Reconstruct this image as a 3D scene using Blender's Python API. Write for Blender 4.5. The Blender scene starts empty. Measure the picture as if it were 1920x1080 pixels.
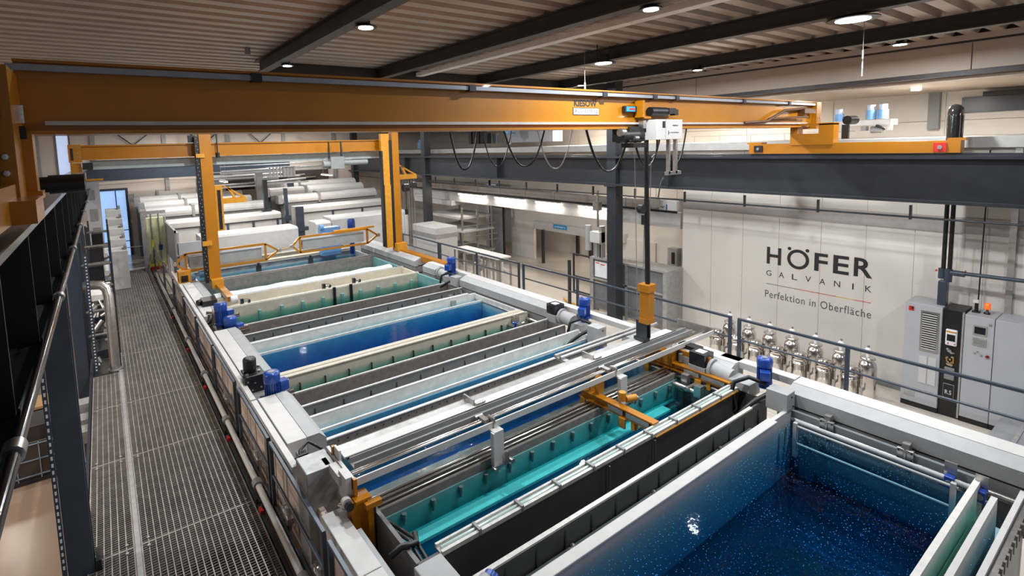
import bpy, math, random
from mathutils import Matrix, Vector
random.seed(7)
PI = math.pi
S = bpy.context.scene
COL = S.collection

# ------------------------------------------------------------------ camera
cd = bpy.data.cameras.new('camera')
cam = bpy.data.objects.new('camera', cd); COL.objects.link(cam)
Rm = [[0.8184538800573282, 0.08073133061460569, -0.5688723041916345],
      [-0.5737880229927578, 0.06313080641010484, -0.8165670860082913],
      [-0.030009180081548185, 0.9947346146280449, 0.09799232404442768]]
M4 = Matrix(Rm).to_4x4(); M4.translation = Vector((0, 0, 5.3))
cam.matrix_world = M4
cd.sensor_width = 36.0; cd.sensor_fit = 'HORIZONTAL'
cd.lens = 973.372 / 1920 * 36
cd.shift_x = (960 - 870.85) / 1920
cd.shift_y = (369.38 - 540) / 1920
cd.clip_start = 0.05; cd.clip_end = 200
S.camera = cam

# ------------------------------------------------------------------ world, exposure
W = bpy.data.worlds.new('world'); S.world = W; W.use_nodes = True
bg = W.node_tree.nodes['Background']
bg.inputs[0].default_value = (0.75, 0.82, 0.95, 1); bg.inputs[1].default_value = 0.22
S.view_settings.view_transform = 'Standard'; S.view_settings.look = 'None'
S.view_settings.gamma = 1.0; S.view_settings.use_curve_mapping = False
S.view_settings.exposure = 0.0
LAMP_W = 190.0      # every high bay lamp
TUBE_W = 11.0       # every fluorescent batten

# ------------------------------------------------------------------ materials
MATS = {}
def mat(name, col, rough=0.5, metal=0.0, var=0.08, scale=6.0, bump=0.0, spec=0.5, stretch=None, emit=None, es=0.0, coat=0.0):
    m = bpy.data.materials.new(name); m.use_nodes = True
    nt = m.node_tree; N = nt.nodes; L = nt.links
    b = N['Principled BSDF']
    b.inputs['Roughness'].default_value = rough; b.inputs['Metallic'].default_value = metal
    b.inputs['Specular IOR Level'].default_value = spec
    b.inputs['Coat Weight'].default_value = coat
    tc = N.new('ShaderNodeTexCoord'); mp = N.new('ShaderNodeMapping')
    if stretch: mp.inputs['Scale'].default_value = stretch
    nz = N.new('ShaderNodeTexNoise'); nz.inputs['Scale'].default_value = scale; nz.inputs['Detail'].default_value = 4
    L.new(tc.outputs['Object'], mp.inputs[0]); L.new(mp.outputs[0], nz.inputs['Vector'])
    cr = N.new('ShaderNodeValToRGB')
    cr.color_ramp.elements[0].position = 0.3; cr.color_ramp.elements[1].position = 0.7
    cr.color_ramp.elements[0].color = tuple(c * (1 - var) for c in col) + (1,)
    cr.color_ramp.elements[1].color = tuple(min(1, c * (1 + var)) for c in col) + (1,)
    L.new(nz.outputs['Fac'], cr.inputs[0]); L.new(cr.outputs[0], b.inputs['Base Color'])
    if bump > 0:
        bp = N.new('ShaderNodeBump'); bp.inputs['Strength'].default_value = bump; bp.inputs['Distance'].default_value = 0.02
        L.new(nz.outputs['Fac'], bp.inputs['Height']); L.new(bp.outputs[0], b.inputs['Normal'])
    if emit:
        b.inputs['Emission Color'].default_value = tuple(emit) + (1,); b.inputs['Emission Strength'].default_value = es
    MATS[name] = m
    return m

def water(name, absorb, density, ripple=0.25, speck=0.0, speck_col=(0.5, 0.8, 1.0), refl=0.6):
    m = bpy.data.materials.new(name); m.use_nodes = True
    nt = m.node_tree; N = nt.nodes; L = nt.links; N.clear()
    out = N.new('ShaderNodeOutputMaterial'); mix = N.new('ShaderNodeMixShader')
    tr = N.new('ShaderNodeBsdfTransparent'); gl = N.new('ShaderNodeBsdfGlossy'); gl.inputs['Roughness'].default_value = 0.03
    fr = N.new('ShaderNodeFresnel'); fr.inputs['IOR'].default_value = 1.33
    tc = N.new('ShaderNodeTexCoord'); nz = N.new('ShaderNodeTexNoise'); nz.inputs['Scale'].default_value = 5; nz.inputs['Detail'].default_value = 3
    L.new(tc.outputs['Object'], nz.inputs['Vector'])
    bp = N.new('ShaderNodeBump'); bp.inputs['Strength'].default_value = ripple; bp.inputs['Distance'].default_value = 0.05
    L.new(nz.outputs['Fac'], bp.inputs['Height']); L.new(bp.outputs[0], gl.inputs['Normal']); L.new(bp.outputs[0], fr.inputs['Normal'])
    hf = N.new('ShaderNodeMath'); hf.operation = 'MULTIPLY'; hf.inputs[1].default_value = refl; L.new(fr.outputs[0], hf.inputs[0])
    ge = N.new('ShaderNodeNewGeometry'); sx = N.new('ShaderNodeSeparateXYZ'); L.new(ge.outputs['True Normal'], sx.inputs[0])
    ab = N.new('ShaderNodeMath'); ab.operation = 'GREATER_THAN'; ab.inputs[1].default_value = 0.5; L.new(sx.outputs['Z'], ab.inputs[0])
    mk = N.new('ShaderNodeMath'); mk.operation = 'MULTIPLY'; L.new(hf.outputs[0], mk.inputs[0]); L.new(ab.outputs[0], mk.inputs[1])
    L.new(mk.outputs[0], mix.inputs[0]); L.new(tr.outputs[0], mix.inputs[1]); L.new(gl.outputs[0], mix.inputs[2])
    surf = mix.outputs[0]
    if speck > 0:   # floating bubbles and foam flecks
        vo = N.new('ShaderNodeTexVoronoi'); vo.inputs['Scale'].default_value = 15; vo.voronoi_dimensions = '2D'
        L.new(tc.outputs['Object'], vo.inputs['Vector'])
        n2 = N.new('ShaderNodeTexNoise'); n2.inputs['Scale'].default_value = 1.6; n2.inputs['Detail'].default_value = 3
        L.new(tc.outputs['Object'], n2.inputs['Vector'])
        rg = N.new('ShaderNodeMapRange'); rg.inputs[1].default_value = 0.40; rg.inputs[2].default_value = 0.75; rg.inputs[3].default_value = 0.025; rg.inputs[4].default_value = speck
        L.new(n2.outputs['Fac'], rg.inputs[0])
        lt = N.new('ShaderNodeMath'); lt.operation = 'LESS_THAN'
        L.new(vo.outputs['Distance'], lt.inputs[0]); L.new(rg.outputs[0], lt.inputs[1])
        df = N.new('ShaderNodeBsdfDiffuse'); df.inputs[0].default_value = speck_col + (1,)
        m2 = N.new('ShaderNodeMixShader'); mk2 = N.new('ShaderNodeMath'); mk2.operation = 'MULTIPLY'; L.new(lt.outputs[0], mk2.inputs[0]); L.new(ab.outputs[0], mk2.inputs[1]); L.new(mk2.outputs[0], m2.inputs[0]); L.new(surf, m2.inputs[1]); L.new(df.outputs[0], m2.inputs[2])
        surf = m2.outputs[0]
    va = N.new('ShaderNodeVolumeAbsorption'); va.inputs[0].default_value = absorb + (1,); va.inputs[1].default_value = density
    L.new(surf, out.inputs['Surface']); L.new(va.outputs[0], out.inputs['Volume'])
    MATS[name] = m
    return m

YEL = mat('crane_yellow', (0.41, 0.150, 0.003), 0.34, 0, 0.05, 3, coat=0.1)
YEL2 = mat('faded_yellow', (0.58, 0.25, 0.015), 0.5, 0, 0.12, 9)
DARK = mat('anthracite_steel', (0.035, 0.038, 0.046), 0.32, 0.25, 0.12, 4)
NAVY = mat('navy_steel', (0.045, 0.060, 0.085), 0.35, 0.1, 0.12, 5)
BLK = mat('black_plastic', (0.010, 0.010, 0.011), 0.4, 0, 0.1, 5)
BEAMC = mat('roof_beam_paint', (0.045, 0.040, 0.038), 0.5, 0.1, 0.15, 4)
GALV = mat('galvanised_steel', (0.42, 0.41, 0.40), 0.42, 0.55, 0.14, 9)
GRATE = mat('grating_steel', (0.33, 0.295, 0.265), 0.5, 0.4, 0.2, 5)
GREY = mat('grey_plastic', (0.36, 0.365, 0.365), 0.5, 0, 0.06, 5)
MGREY = mat('mid_grey_plastic', (0.22, 0.22, 0.22), 0.5, 0, 0.06, 5)
WHT = mat('white_plastic', (0.55, 0.535, 0.52), 0.5, 0, 0.05, 5)
PP = mat('polypropylene', (0.62, 0.60, 0.57), 0.55, 0, 0.10, 7)
BEIGE = mat('beige_plastic', (0.52, 0.47, 0.38), 0.55, 0, 0.08, 5)
SKIRT = mat('tank_skirt', (0.66, 0.52, 0.43), 0.55, 0, 0.07, 5)
CHAR = mat('charcoal_plastic', (0.062, 0.058, 0.058), 0.5, 0, 0.15, 2)
RIBM = mat('rib_black', (0.018, 0.018, 0.02), 0.5)
CHARF = mat('worn_charcoal_plastic', (0.16, 0.152, 0.148), 0.5, 0, 0.12, 3)
BROWN = mat('brown_grey_plastic', (0.19, 0.165, 0.15), 0.5, 0, 0.18, 9)
RIM = mat('tank_rim', (0.55, 0.53, 0.50), 0.45, 0.1, 0.15, 14)
BLUE = mat('motor_blue', (0.012, 0.06, 0.32), 0.28, 0.1, 0.1, 8, coat=0.4)
LBLUE = mat('pale_blue_paint', (0.16, 0.34, 0.62), 0.4, 0, 0.08, 8)
WALL = mat('wall_panel', (0.68, 0.63, 0.575), 0.6, 0, 0.025, 1.2)
WALLD = mat('end_wall_panel', (0.74, 0.65, 0.58), 0.6, 0, 0.03, 1.2)
FASC = mat('fascia_panel', (0.60, 0.50, 0.42), 0.6, 0, 0.03, 1.5)
CEIL = mat('roof_sheet', (0.44, 0.35, 0.275), 0.45, 0.15, 0.10, 2.0)
FLOOR = mat('epoxy_floor', (0.56, 0.50, 0.43), 0.16, 0, 0.07, 0.8)
PITF = mat('lower_floor', (0.36, 0.25, 0.18), 0.25, 0, 0.05, 0.5)
CHROME = mat('stainless', (0.72, 0.68, 0.64), 0.14, 1.0, 0.06, 8)
STEELB = mat('brushed_steel', (0.50, 0.48, 0.46), 0.3, 0.9, 0.12, 12)
RED = mat('red_paint', (0.55, 0.02, 0.015), 0.4)
WOOD = mat('pallet_wood', (0.55, 0.33, 0.16), 0.6, 0, 0.25, 6, stretch=(1, 8, 1))
CABG = mat('cabinet_grey', (0.42, 0.425, 0.45), 0.42, 0, 0.03, 3)
PAPER = mat('paper', (0.75, 0.75, 0.77), 0.6)
DGLASS = mat('dark_glass', (0.02, 0.02, 0.025), 0.08)
INK = mat('sign_ink', (0.02, 0.018, 0.022), 0.5)
SIGNB = mat('sign_blue', (0.02, 0.30, 0.62), 0.4)
ORNG = mat('beacon_orange', (0.7, 0.12, 0.01), 0.3, emit=(1, 0.2, 0.02), es=0.5)
LAMPE = mat('lamp_diffuser', (1, 1, 1), 0.4, emit=(0.92, 0.97, 1.0), es=14)
TUBEE = mat('tube_diffuser', (1, 1, 1), 0.4, emit=(1.0, 0.90, 0.78), es=9)
SKYW = mat('daylight_window', (0.3, 0.5, 0.9), 0.1, emit=(0.40, 0.62, 1.0), es=0.75)
SKYS = mat('daylight_strip', (0.5, 0.6, 0.9), 0.1, emit=(0.62, 0.74, 1.0), es=0.62)
TANKB = mat('dark_tank_floor', (0.006, 0.012, 0.03), 0.6, 0, 0.4, 3)
TEALI = mat('teal_tank_liner', (0.17, 0.36, 0.36), 0.5, 0, 0.12, 3)
LINER = mat('blue_liner', (0.07, 0.28, 0.46), 0.5, 0, 0.12, 5)
W_DEEP = water('deep_blue_water', (0.0, 0.66, 0.88), 1.7, 0.06, 0.095, (0.06, 0.34, 0.75), 0.25)
W_BLUE = water('bright_blue_water', (0.22, 0.745, 0.905), 2.5, 0.10)
W_TEAL = water('teal_water', (0.0, 0.86, 0.905), 2.7, 0.08)
W_GRN = water('green_water', (0.03, 0.74, 0.70), 2.8, 0.12)
W_PALE = water('pale_green_water', (0.45, 0.86, 0.82), 1.0, 0.25)
W_FOAM = water('churned_blue_water', (0.0, 0.70, 0.90), 2.2, 0.5)

# ------------------------------------------------------------------ mesh helpers
class MB:
    def __init__(s): s.v = []; s.f = []; s.s = []; s.p = []
    def mark(s): s.p.append((len(s.v), len(s.f)))
    def add(s, vs, fs, sm=False):
        n = len(s.v); s.v += [tuple(p) for p in vs]
        for f in fs: s.f.append(tuple(i + n for i in f)); s.s.append(sm)
        return s
    def box(s, x0, x1, y0, y1, z0, z1):
        s.mark()
        if x0 > x1: x0, x1 = x1, x0
        if y0 > y1: y0, y1 = y1, y0
        if z0 > z1: z0, z1 = z1, z0
        return s.add([(x0,y0,z0),(x1,y0,z0),(x1,y1,z0),(x0,y1,z0),(x0,y0,z1),(x1,y0,z1),(x1,y1,z1),(x0,y1,z1)],
                     [(0,3,2,1),(4,5,6,7),(0,1,5,4),(1,2,6,5),(2,3,7,6),(3,0,4,7)])
    def prism(s, poly, axis, a0, a1):
        s.mark()
        n = len(poly)
        def P(u, v, a): return (a,u,v) if axis == 'x' else ((u,a,v) if axis == 'y' else (u,v,a))
        vs = [P(u,v,a0) for u,v in poly] + [P(u,v,a1) for u,v in poly]
        fs = [(i, (i+1)%n, (i+1)%n+n, i+n) for i in range(n)] + [tuple(range(n))[::-1], tuple(range(n,2*n))]
        return s.add(vs, fs)
    def cyl(s, p0, p1, r, n=14, r2=None, caps=True):
        s.mark()
        p0 = Vector(p0); p1 = Vector(p1); d = (p1-p0).normalized()
        a = Vector((0,0,1)) if abs(d.z) < 0.9 else Vector((1,0,0))
        u = d.cross(a).normalized(); w = d.cross(u); r2 = r if r2 is None else r2
        ring = lambda c, q: [c + (u*math.cos(2*PI*i/n) + w*math.sin(2*PI*i/n))*q for i in range(n)]
        A = ring(p0, r); B = ring(p1, r2)
        s.add(A+B, [(i,(i+1)%n,(i+1)%n+n,i+n) for i in range(n)], True)
        if caps:
            s.add(A, [tuple(range(n))[::-1]]); s.add(B, [tuple(range(n))])
        return s
    def tube(s, pts, r, n=8):
        s.mark()
        pts = [Vector(p) for p in pts]; rings = []; up = None
        for i, p in enumerate(pts):
            d = (pts[min(i+1, len(pts)-1)] - pts[max(i-1, 0)]).normalized()
            if up is None:
                a = Vector((0,0,1)) if abs(d.z) < 0.9 else Vector((1,0,0)); up = d.cross(a).normalized()
            up = (up - d*up.dot(d)).normalized(); w = d.cross(up)
            rings.append([p + (up*math.cos(2*PI*k/n) + w*math.sin(2*PI*k/n))*r for k in range(n)])
        vs = [v for q in rings for v in q]; fs = []
        for i in range(len(pts)-1):
            for k in range(n): fs.append((i*n+k, i*n+(k+1)%n, (i+1)*n+(k+1)%n, (i+1)*n+k))
        s.add(vs, fs, True); s.add(rings[0], [tuple(range(n))[::-1]]); s.add(rings[-1], [tuple(range(n))])
        return s
    def lathe(s, cx, cy, prof, n=20):
        s.mark()
        vs = []; fs = []
        for r, z in prof:
            for k in range(n): vs.append((cx + r*math.cos(2*PI*k/n), cy + r*math.sin(2*PI*k/n), z))
        for i in range(len(prof)-1):
            for k in range(n): fs.append((i*n+k, i*n+(k+1)%n, (i+1)*n+(k+1)%n, (i+1)*n+k))
        s.add(vs, fs, True)
        s.add(vs[-n:], [tuple(range(n))]); s.add(vs[:n], [tuple(range(n))[::-1]])
        return s
    def ibeam_y(s, xc, w, z0, z1, y0, y1, tf=0.05, tw=0.03):
        return s.box(xc-w/2, xc+w/2, y0, y1, z0, z0+tf).box(xc-w/2, xc+w/2, y0, y1, z1-tf, z1).box(xc-tw/2, xc+tw/2, y0, y1, z0+tf, z1-tf)
    def ibeam_x(s, yc, w, z0, z1, x0, x1, tf=0.05, tw=0.03):
        return s.box(x0, x1, yc-w/2, yc+w/2, z0, z0+tf).box(x0, x1, yc-w/2, yc+w/2, z1-tf, z1).box(x0, x1, yc-tw/2, yc+tw/2, z0+tf, z1-tf)

def obj_each(name, b, m, parent=None, label=None, bevel=0.0):
    """one object for each primitive of the builder"""
    out = []; cuts = b.p + [(len(b.v), len(b.f))]
    for (v0, f0), (v1, f1) in zip(cuts[:-1], cuts[1:]):
        q = MB(); q.v = b.v[v0:v1]; q.f = [tuple(i-v0 for i in f) for f in b.f[f0:f1]]; q.s = b.s[f0:f1]
        out.append(obj(name, q, m, parent, label, bevel))
    return out
WL = {}
def base(o): return WL.get(o.name, Vector((0,0,0)))
def obj(name, b, m, parent=None, label=None, bevel=0.0, kind=None):
    off = base(parent) if parent else Vector((0,0,0))
    me = bpy.data.meshes.new(name)
    me.from_pydata([(v[0]-off.x, v[1]-off.y, v[2]-off.z) for v in b.v], [], b.f)
    me.polygons.foreach_set('use_smooth', b.s); me.materials.append(m); me.update()
    o = bpy.data.objects.new(name, me); COL.objects.link(o)
    if parent: o.parent = parent; WL[o.name] = off
    if bevel:
        md = o.modifiers.new('bevel', 'BEVEL'); md.width = bevel; md.segments = 2; md.limit_method = 'ANGLE'
    if label: o['label'] = label
    if kind: o['kind'] = kind
    return o
def thing(name, label, cat, loc=(0,0,0), group=None):
    o = bpy.data.objects.new(name, None); COL.objects.link(o); o.location = loc; o.empty_display_size = 0.1
    WL[o.name] = Vector(loc); o['label'] = label; o['category'] = cat
    if group: o['group'] = group
    return o
def tag(o, label, cat, group=None, kind=None):
    o['label'] = label; o['category'] = cat
    if group: o['group'] = group
    if kind: o['kind'] = kind
    return o
def struct(name, b, m, bevel=0.0):
    return obj(name, b, m, None, None, bevel, 'structure')
def dup(root, loc, label, group=None, rotz=0.0, scale=1.0):
    r = root.copy(); COL.objects.link(r); r.location = loc; r.rotation_euler = (0,0,rotz); r.scale = (scale,)*3
    r['label'] = label
    if group: r['group'] = group
    for ch in list(root.children):
        c = ch.copy(); COL.objects.link(c); c.parent = r
        for g in ch.children:
            d = g.copy(); COL.objects.link(d); d.parent = c
    return r
def text_mesh(name, s, origin, u, v, w, h, m, parent=None, thick=0.004, bold=0.0, spacing=1.0, label=None):
    """lettering fitted into a w x h box: origin is the lower left corner, u runs right, v runs up"""
    cu = bpy.data.curves.new(name, 'FONT'); cu.body = s; cu.offset = bold; cu.space_character = spacing; cu.resolution_u = 4
    t = bpy.data.objects.new(name+'_t', cu); COL.objects.link(t)
    bpy.context.view_layer.update()
    me = bpy.data.meshes.new_from_object(t.evaluated_get(bpy.context.evaluated_depsgraph_get()))
    bpy.data.objects.remove(t); bpy.data.curves.remove(cu)
    xs = [q.co.x for q in me.vertices]; ys = [q.co.y for q in me.vertices]
    x0, x1, y0, y1 = min(xs), max(xs), min(ys), max(ys)
    u = Vector(u); v = Vector(v); nrm = u.cross(v); O = Vector(origin); off = base(parent) if parent else Vector((0,0,0))
    for q in me.vertices:
        q.co = O + u*((q.co.x-x0)/(x1-x0)*w) + v*((q.co.y-y0)/(y1-y0)*h) + nrm*thick - off
    me.materials.clear(); me.materials.append(m)
    o = bpy.data.objects.new(name, me); COL.objects.link(o)
    if parent: o.parent = parent; WL[o.name] = off
    if label: o['label'] = label
    return o
def scribble(name, parent, origin, u, v, w, h, n, m, seed=1):
    """illegible small print: a row of short strokes"""
    rr = random.Random(seed); u = Vector(u); v = Vector(v); nn = u.cross(v)*0.002; b = MB(); O = Vector(origin)
    for k in range(n):
        a = w*k/n; c = a + w/n*rr.uniform(0.35, 0.75); z0 = h*rr.uniform(0, 0.35); z1 = h*rr.uniform(0.6, 1.0)
        P = [O+u*a+v*z0, O+u*c+v*z0, O+u*c+v*z1, O+u*a+v*z1]
        b.mark(); b.add([p for p in P]+[p+nn for p in P], [(0,3,2,1), (4,5,6,7), (0,1,5,4), (1,2,6,5), (2,3,7,6), (3,0,4,7)])
    return obj(name, b, m, parent)
def lampdata(kind, power, col, size, sy=None):
    l = bpy.data.lights.new(kind, 'AREA'); l.energy = power; l.color = col; l.size = size
    if sy: l.shape = 'RECTANGLE'; l.size_y = sy
    else: l.shape = 'DISK'
    return l

# ================================================================== THE SETTING
GF = -0.70      # ground floor beside the tank line
struct('floor', MB().box(8.9, 26, -4, 34, GF-0.1, GF), FLOOR)
struct('floor_lower', MB().box(-7, 8.9, -4, 34, -2.9, -2.8), PITF)
struct('floor_landing', MB().box(-0.6, 13.4, 28.4, 34, -0.15, 0.0).box(1.75, 13.4, 22.45, 28.4, -0.15, 0.0), FLOOR)
# corrugated roof sheet: trapezoid ribs running across the hall
b = MB(); y = -4.0; zt, zb = 7.48, 7.36; prof = []
while y < 33.9:
    prof += [(y, zb), (y+0.20, zb), (y+0.245, zt), (y+0.365, zt)]
    y += 0.41
prof.append((y, zb))
n = len(prof)
b.add([(-9, p, z) for p, z in prof] + [(15.6, p, z) for p, z in prof], [(i, i+1, i+1+n, i+n) for i in range(n-1)])
struct('ceiling', b, CEIL)
struct('ceiling_upper', MB().box(-9, 15.6, -4, 34, 7.55, 7.6), CEIL)
struct('ceiling_side', MB().box(15.7, 26, -4, 34, 6.42, 6.5), CEIL)
# end wall with panel joints
b = MB()
for x0, x1, z0, z1 in [(-9, -1.75, -2.8, 7.5), (-1.22, -0.42, -2.8, 7.5), (-0.42, 1.08, 3.62, 7.5), (1.08, 22, -2.8, 7.5)]:
    b.box(x0, x1, 33.0, 33.2, z0, z1)
b.box(-1.75, -1.22, 33.0, 33.2, -2.8, 0.5)
struct('wall_end', b, WALLD)
struct('wall_left', MB().box(-7.2, -7, -4, 33, -2.8, 7.5), WALLD)
# sandwich panel wall with the lettering
b = MB(); ys = [-4.0, -3.3, -2.3, -1.3, -0.32, 0.62, 1.57, 2.53, 3.67, 4.58, 5.53, 6.53, 7.5, 8.43, 9.38]
for a, c in zip(ys[:-1], ys[1:]):
    b.box(14.9, 15.05, a+0.006, c-0.006, GF, 3.13 - 0.0)
    b.box(14.9, 15.05, a+0.006, c-0.006, 3.47, 4.95)
b.box(14.915, 15.05, -4, 9.38, GF, 4.95)
b.box(15.05, 20, 9.3, 9.38, GF, 4.95)
struct('wall_right', b, WALL)
struct('trim_1', MB().box(14.885, 14.92, -4, 9.37, 3.13, 3.47), mat('perforated_band', (0.42, 0.38, 0.36), 0.6))
struct('trim_2', MB().box(14.86, 14.9, -4, 9.38, GF, GF+0.1), MGREY)
struct('trim_3', MB().box(14.75, 20, -4, 34, 4.95, 5.17), mat('slab_edge_grey', (0.40, 0.39, 0.375), 0.6))
# side wall of the rear hall with the passage
b = MB()
for y0, y1, z0, z1 in [(9.38, 14.9, GF, 4.95), (14.9, 19.9, 1.02, 4.95), (19.9, 21.7, GF, 4.95), (21.7, 24.0, 3.1, 4.95), (24.0, 34, GF, 4.95)]:
    b.box(18.2, 18.35, y0, y1, z0, z1)
struct('wall_side', b, WALL)
struct('wall_passage', MB().box(20.6, 20.7, 9.4, 26, GF, 3.2).box(18.35, 20.6, 14.2, 14.3, GF, 3.2), WALL)
b = MB()
b.box(20.0, 20.01, -4, 34, 5.6, 5.61)
for i in range(14): b.box(20, 20.12, -4 + i*2.8 + 0.01, -4 + (i+1)*2.8 - 0.01, 5.17, 6.42)
b.box(20.03, 20.14, -4, 34, 5.17, 6.45)
struct('wall_mezzanine', b, WALL)
struct('wall_fascia', MB().box(15.6, 15.72, -4, 3.05, 6.62, 7.2).box(15.6, 15.72, 3.07, 9.4, 6.62, 7.2).box(15.6, 15.72, 9.42, 34, 6.62, 7.2), FASC)
struct('light_leak_strip', MB().box(15.56, 15.6, -4, 34, 7.36, 7.6), BLK)  # black strip added to block light leaking through the rib ends
struct('trim_4', MB().box(15.5, 15.6, -4, 34, 7.24, 7.36), FASC)
struct('trim_5', MB().box(15.42, 15.75, -4, 34, 6.5, 6.6).box(15.55, 15.6, -4, 34, 7.2, 7.25), BEAMC)

# roof beams
gb = 'steel beams under the roof'
for i, (x, l) in enumerate([(-0.2, 'dark steel roof beam at the far left, hidden over the yellow crane'), (3.15, 'dark steel roof beam leftmost in view, rising steeply to the top edge'), (6.1, 'dark steel roof beam left of the long white strip under the roof'), (9.4, 'dark steel roof beam right of the white strip, carrying the largest lamp'), (12.75, 'dark steel roof beam next to the beige upper wall')]):
    if i == 0: continue
    tag(obj('roof_beam', MB().ibeam_y(x, 0.2, 7.08, 7.36, -4, 12.5, 0.025, 0.02), BEAMC), l, 'beam', gb)
tag(obj('cross_beam', MB().ibeam_x(12.62, 0.2, 6.98, 7.36, 3.25, 15.5, 0.03, 0.25), BEAMC), 'black cross beam along the far ends of the roof beams, above the yellow crane', 'beam')
tag(obj('cable_duct', MB().box(7.16, 7.36, -4, 12.4, 7.2, 7.3), mat('bright_duct_paint', (0.82, 0.76, 0.70), 0.5), bevel=0.01), 'long white cable duct running under the roof between two dark beams', 'duct')
b = MB()
b.cyl((11.0, 3.55, 7.35), (11.0, 3.55, 6.3), 0.006, 6).cyl((11.0, 3.55, 6.75), (11.0, 3.55, 6.6), 0.018, 8).cyl((11.0, 3.55, 6.55), (11.0, 3.55, 6.3), 0.014, 8)
tag(obj('suspension_rod', b, GALV), 'thin threaded rod with a turnbuckle hanging from the roof', 'rod')

tag(obj('smoke_detector', MB().box(2.53, 2.63, 11.08, 11.14, 7.24, 7.38), MGREY), 'tiny grey detector box on the roof sheet at upper left', 'detector')
tag(obj('suspension_rod', MB().cyl((9.15, 8.22, 7.40), (9.15, 8.22, 6.50), 0.006, 6).cyl((9.15, 8.22, 6.65), (9.15, 8.22, 6.5), 0.02, 8), GALV), 'thin hanging rod above the lettering on the crane beam', 'rod')
# girders and columns
b = MB().ibeam_y(13.75, 0.46, 3.87, 4.82, -3.5, 32.9, 0.06, 0.03).box(13.70, 13.80, -3.5, 32.9, 4.82, 4.87)
g = thing('runway_girder', 'massive anthracite steel crane runway girder along the right side', 'girder', (13.75, 0, 3.8))
obj('beam', b, DARK, g)
b = MB()
for yy in (1.2, 9.0, 17, 25): b.box(13.53, 13.735, yy, yy+0.015, 3.93, 4.76)
obj_each('stiffener', b, DARK, g)
g = thing('runway_girder', 'black steel crane runway girder with stiffeners at the far left edge', 'girder', (-0.7, 0, 3.86))
obj('beam', MB().ibeam_y(-0.7, 0.46, 3.88, 4.80, 0.9, 32.9, 0.05, 0.03).box(-0.74, -0.66, 0.9, 32.9, 4.80, 4.85), mat('sheen_grey_steel', (0.10, 0.10, 0.105), 0.18, 0.4), g)
for i in range(16):
    yy = 2.2 + i*1.35
    obj('stiffener', MB().box(-0.685, -0.475, yy, yy+0.02, 3.93, 4.75), BLK, g)
t = thing('conduit_pipe', 'glossy black conduit pipe running along the lower edge of the left crane girder', 'pipe', (-0.44, 0, 3.95))
obj('pipe', MB().cyl((-0.43, 0.9, 3.97), (-0.43, 30, 3.97), 0.035, 12), mat('gloss_black', (0.015,0.014,0.014), 0.12), t)
b = MB()
for i in range(8): b.cyl((-0.43, 3+i*3.2, 3.97), (-0.43, 3.1+i*3.2, 3.97), 0.048, 12)
obj_each('coupling', b, STEELB, t)
cg = 'steel columns under the crane girders'
for x, y, z0, z1, w, l in [(13.75, 11.1, GF, 7.3, 0.36, 'anthracite steel column in front of the hanging black hoist tube, nearest on the right'),
                        (13.75, 23.1, GF, 7.3, 0.36, 'black steel column right of the second yellow crane, behind the railing'),
                        (13.75, 32.3, GF, 7.3, 0.36, 'dark steel column just left of the right yellow mast, by the end wall'),
                        (-0.61, 8.0, -2.8, 3.86, 0.27, 'dark steel column at lower left beside the grating, nearest'),
                        (-0.76, 15.5, -2.8, 3.86, 0.24, 'dark grey steel column second on the left, beside the stainless pipe'),
                        (-0.80, 22.5, -2.8, 3.86, 0.24, 'dark steel column third on the left behind the machinery rack')]:
    t = thing('steel_column', l, 'column', (x, y, z0))
    obj('shaft', MB().box(x-w/2, x+w/2, y-w/2, y-w/2+0.03, z0, z1).box(x-w/2, x+w/2, y+w/2-0.03, y+w/2, z0, z1).box(x-0.02, x+0.02, y-w/2+0.03, y+w/2-0.03, z0, z1).box(x-w/2, x-w/2+0.012, y-w/2+0.03, y+w/2-0.03, z0, z1), DARK if x > 5 else NAVY, t)
    if x > 5: obj('cap_plate', MB().box(x-w/2-0.06, x+w/2+0.06, y-w/2-0.06, y+w/2+0.06, 3.83, 3.87), DARK, t)
    else: obj('base_plate', MB().box(x-w/2-0.08, x+w/2+0.08, y-w/2-0.08, y+w/2+0.08, z0, z0+0.05), DARK, t)
b = MB().cyl((13.7, -3, 3.55), (13.7, 32, 3.55), 0.022, 8)
t = thing('cable_conduit', 'thin dark conduit hung on brackets under the right crane girder', 'conduit', (13.7, 0, 3.55))
obj('pipe', b, DARK, t)
for i in range(13):
    yy = 1.75 + i*1.7
    obj('bracket', MB().box(13.67, 13.73, yy, yy+0.04, 3.50, 3.80), DARK, t)

# end wall details
for i, (x0, x1, z0, z1) in enumerate([(-0.42, 1.08, 0, 3.62)]):
    d = struct('door_1', MB().box(x0, x0+0.09, 32.9, 33.1, z0, z1).box(x1-0.12, x1, 32.9, 33.1, z0, z1).box(x0+0.09, x1-0.12, 32.9, 33.1, z1-0.12, z1), NAVY)
    obj('door_pane', MB().box(x0+0.09, x1-0.12, 33.02, 33.05, z0, z1-0.12), SKYW, d)
    obj('door_mullion', MB().box(0.5, 0.55, 32.96, 33.02, z0, z1-0.12).box(x0+0.09, x1-0.12, 32.96, 33.01, 1.35, 1.39).box(x0+0.09, x1-0.12, 32.96, 33.01, 0.75, 0.79), mat('door_blue', (0.05,0.15,0.4), 0.4), d)
w1 = struct('window_1', MB().box(-1.8, -1.72, 32.95, 33.1, 0.5, 7.4).box(-1.25, -1.17, 32.95, 33.1, 0.5, 7.4), MGREY)
obj('window_pane', MB().box(-1.75, -1.22, 33.06, 33.09, 0.5, 7.4), SKYS, w1)
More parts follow.
